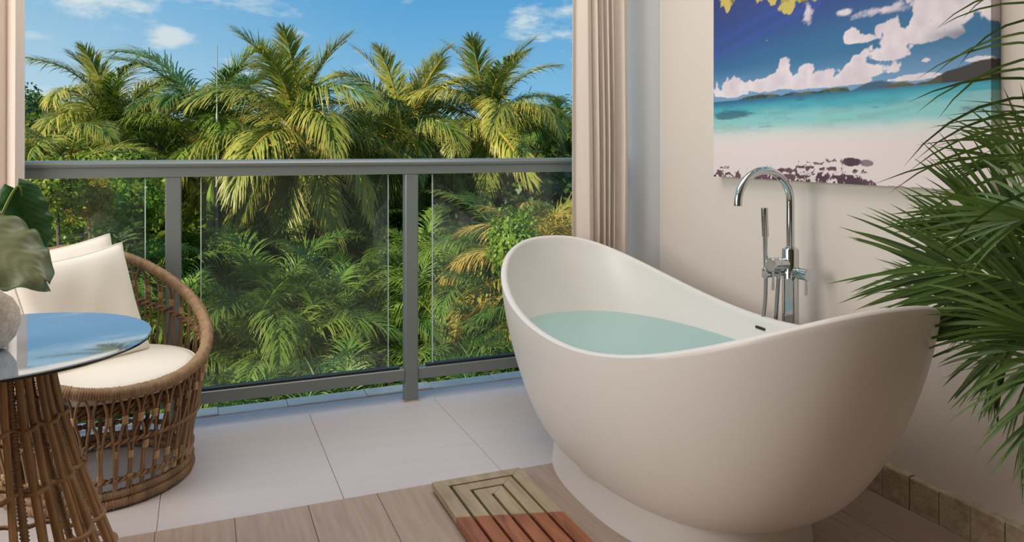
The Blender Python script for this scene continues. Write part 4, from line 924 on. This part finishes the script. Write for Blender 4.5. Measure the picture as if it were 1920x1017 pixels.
# ------------------------------------------------------------------ indoor palm by the painted wall
plant = empty('potted_palm', (1.79, .93, 0), 0, 'lush dark green palm arching over the end of the bathtub', 'plant')
PO = np.array([1.79, .93, 0])
b = MB(); b.lathe([(0, 0), (.13, 0), (.15, .02), (.175, .30), (.18, .33), (.165, .33), (.155, .29), (0, .29)], 48); b.build('pot', M['stone'], plant, angle=40)
b = MB(); b.lathe([(0, .30), (.10, .305), (.154, .292)], 32); b.build('soil', M['soil'], plant)
n_leaf = 0; spare = MB()
def pfrond(path_px, n, L0, w, droop, seed, sweep=(55, 22), lift=.05, start=.25, own=True, prof=None, roll=68, jit=.07):
    global n_leaf
    g = np.random.default_rng(seed); base = PO + np.array([g.uniform(-.05, .05), g.uniform(-.05, .05), .30])
    P0 = [at(*p) for p in path_px]
    path = spline([base - PO] + [p - PO for p in P0], 40); path[:, 0] = np.minimum(path[:, 0], WX - .03 - PO[0])
    b = MB(); col = []; frond(b, path, n, L0, w, droop * 1.5, sweep, lift, .0055, jit, start, 6, True, g, R(roll), collect=col, prof=prof, stalk_mi=0)
    fo = b.build('frond', M['rachis_g'], plant, smooth=True)
    for q in col:
        v = np.array(q[0]); v[:, 0] = np.minimum(v[:, 0], WX - .006 - PO[0] - .004 * rng.random())
        if own and n_leaf < 296:
            bb_ = MB(); bb_.add(v, q[1], 0, q[2]); bb_.build('leaflet', M['indoor'], fo); n_leaf += 1
        else: spare.add(v, q[1], 0, q[2])
FULL = ([0, .2, .5, .8, 1], [.7, 1, 1, .8, .5])
pfrond([(2040, 640, 1.66), (1950, 548, 1.72), (1830, 512, 1.79), (1722, 498, 1.86)], 19, .34, .0115, .16, 1, (46, 20), .03, .42, prof=FULL)
pfrond([(2040, 700, 1.70), (1960, 618, 1.75), (1870, 582, 1.81), (1775, 575, 1.88)], 18, .33, .011, .28, 2, (48, 20), .03, .45, prof=FULL)
pfrond([(2020, 560, 1.76), (1950, 460, 1.79), (1885, 418, 1.83), (1820, 392, 1.87)], 17, .30, .0105, .14, 3, (48, 22), .05, .42, prof=FULL)
pfrond([(2100, 640, 1.58), (2070, 420, 1.60), (2030, 180, 1.66), (2010, -40, 1.72)], 17, .46, .0075, .95, 4, (98, 66), .0, .52, prof=FULL, roll=6)
pfrond([(2030, 730, 1.58), (1970, 630, 1.60), (1905, 628, 1.63), (1858, 690, 1.66)], 16, .24, .0105, .4, 5, (42, 20), .0, .42, prof=FULL)
pfrond([(2060, 760, 1.52), (1995, 650, 1.54), (1940, 690, 1.57), (1918, 830, 1.60)], 18, .24, .0105, .45, 6, (40, 18), .0, .42, prof=FULL)
pfrond([(2030, 420, 1.86), (1965, 340, 1.88), (1920, 300, 1.90), (1870, 290, 1.92)], 15, .24, .0095, .25, 7, (54, 26), .05, .42, own=False)
pfrond([(2020, 600, 1.88), (1940, 490, 1.92), (1870, 460, 1.95), (1800, 446, 1.97)], 18, .30, .0105, .2, 8, (52, 24), .05, .36, own=False)
pfrond([(2010, 680, 1.86), (1930, 610, 1.88), (1850, 575, 1.92), (1760, 556, 1.97)], 18, .30, .0105, .25, 9, (52, 24), .03, .36, own=False)
pfrond([(2060, 560, 1.54), (2010, 440, 1.56), (1960, 400, 1.60), (1910, 405, 1.66)], 16, .30, .011, .25, 10, (52, 26), .05, .42, own=False)
pfrond([(2010, 560, 1.80), (1960, 520, 1.82), (1920, 520, 1.84), (1880, 540, 1.86)], 16, .28, .0105, .3, 14, (55, 26), .05, .36, own=False)
pfrond([(2100, 800, 1.55), (2060, 700, 1.45), (2040, 720, 1.35), (2010, 820, 1.3)], 26, .3, .013, .5, 11, (58, 24), .05, .3, own=False, roll=0)
pfrond([(2200, 500, 1.5), (2250, 300, 1.45), (2330, 250, 1.4), (2420, 320, 1.35)], 28, .36, .013, .4, 12, (60, 26), .10, .35, own=False, roll=0)
pfrond([(2150, 500, 1.40), (2140, 300, 1.25), (2160, 260, 1.1), (2200, 330, 1.0)], 28, .36, .013, .4, 13, (60, 26), .10, .35, own=False, roll=0)
so_ = spare.build('leaflets', M['indoor'], plant); so_['kind'] = 'stuff'
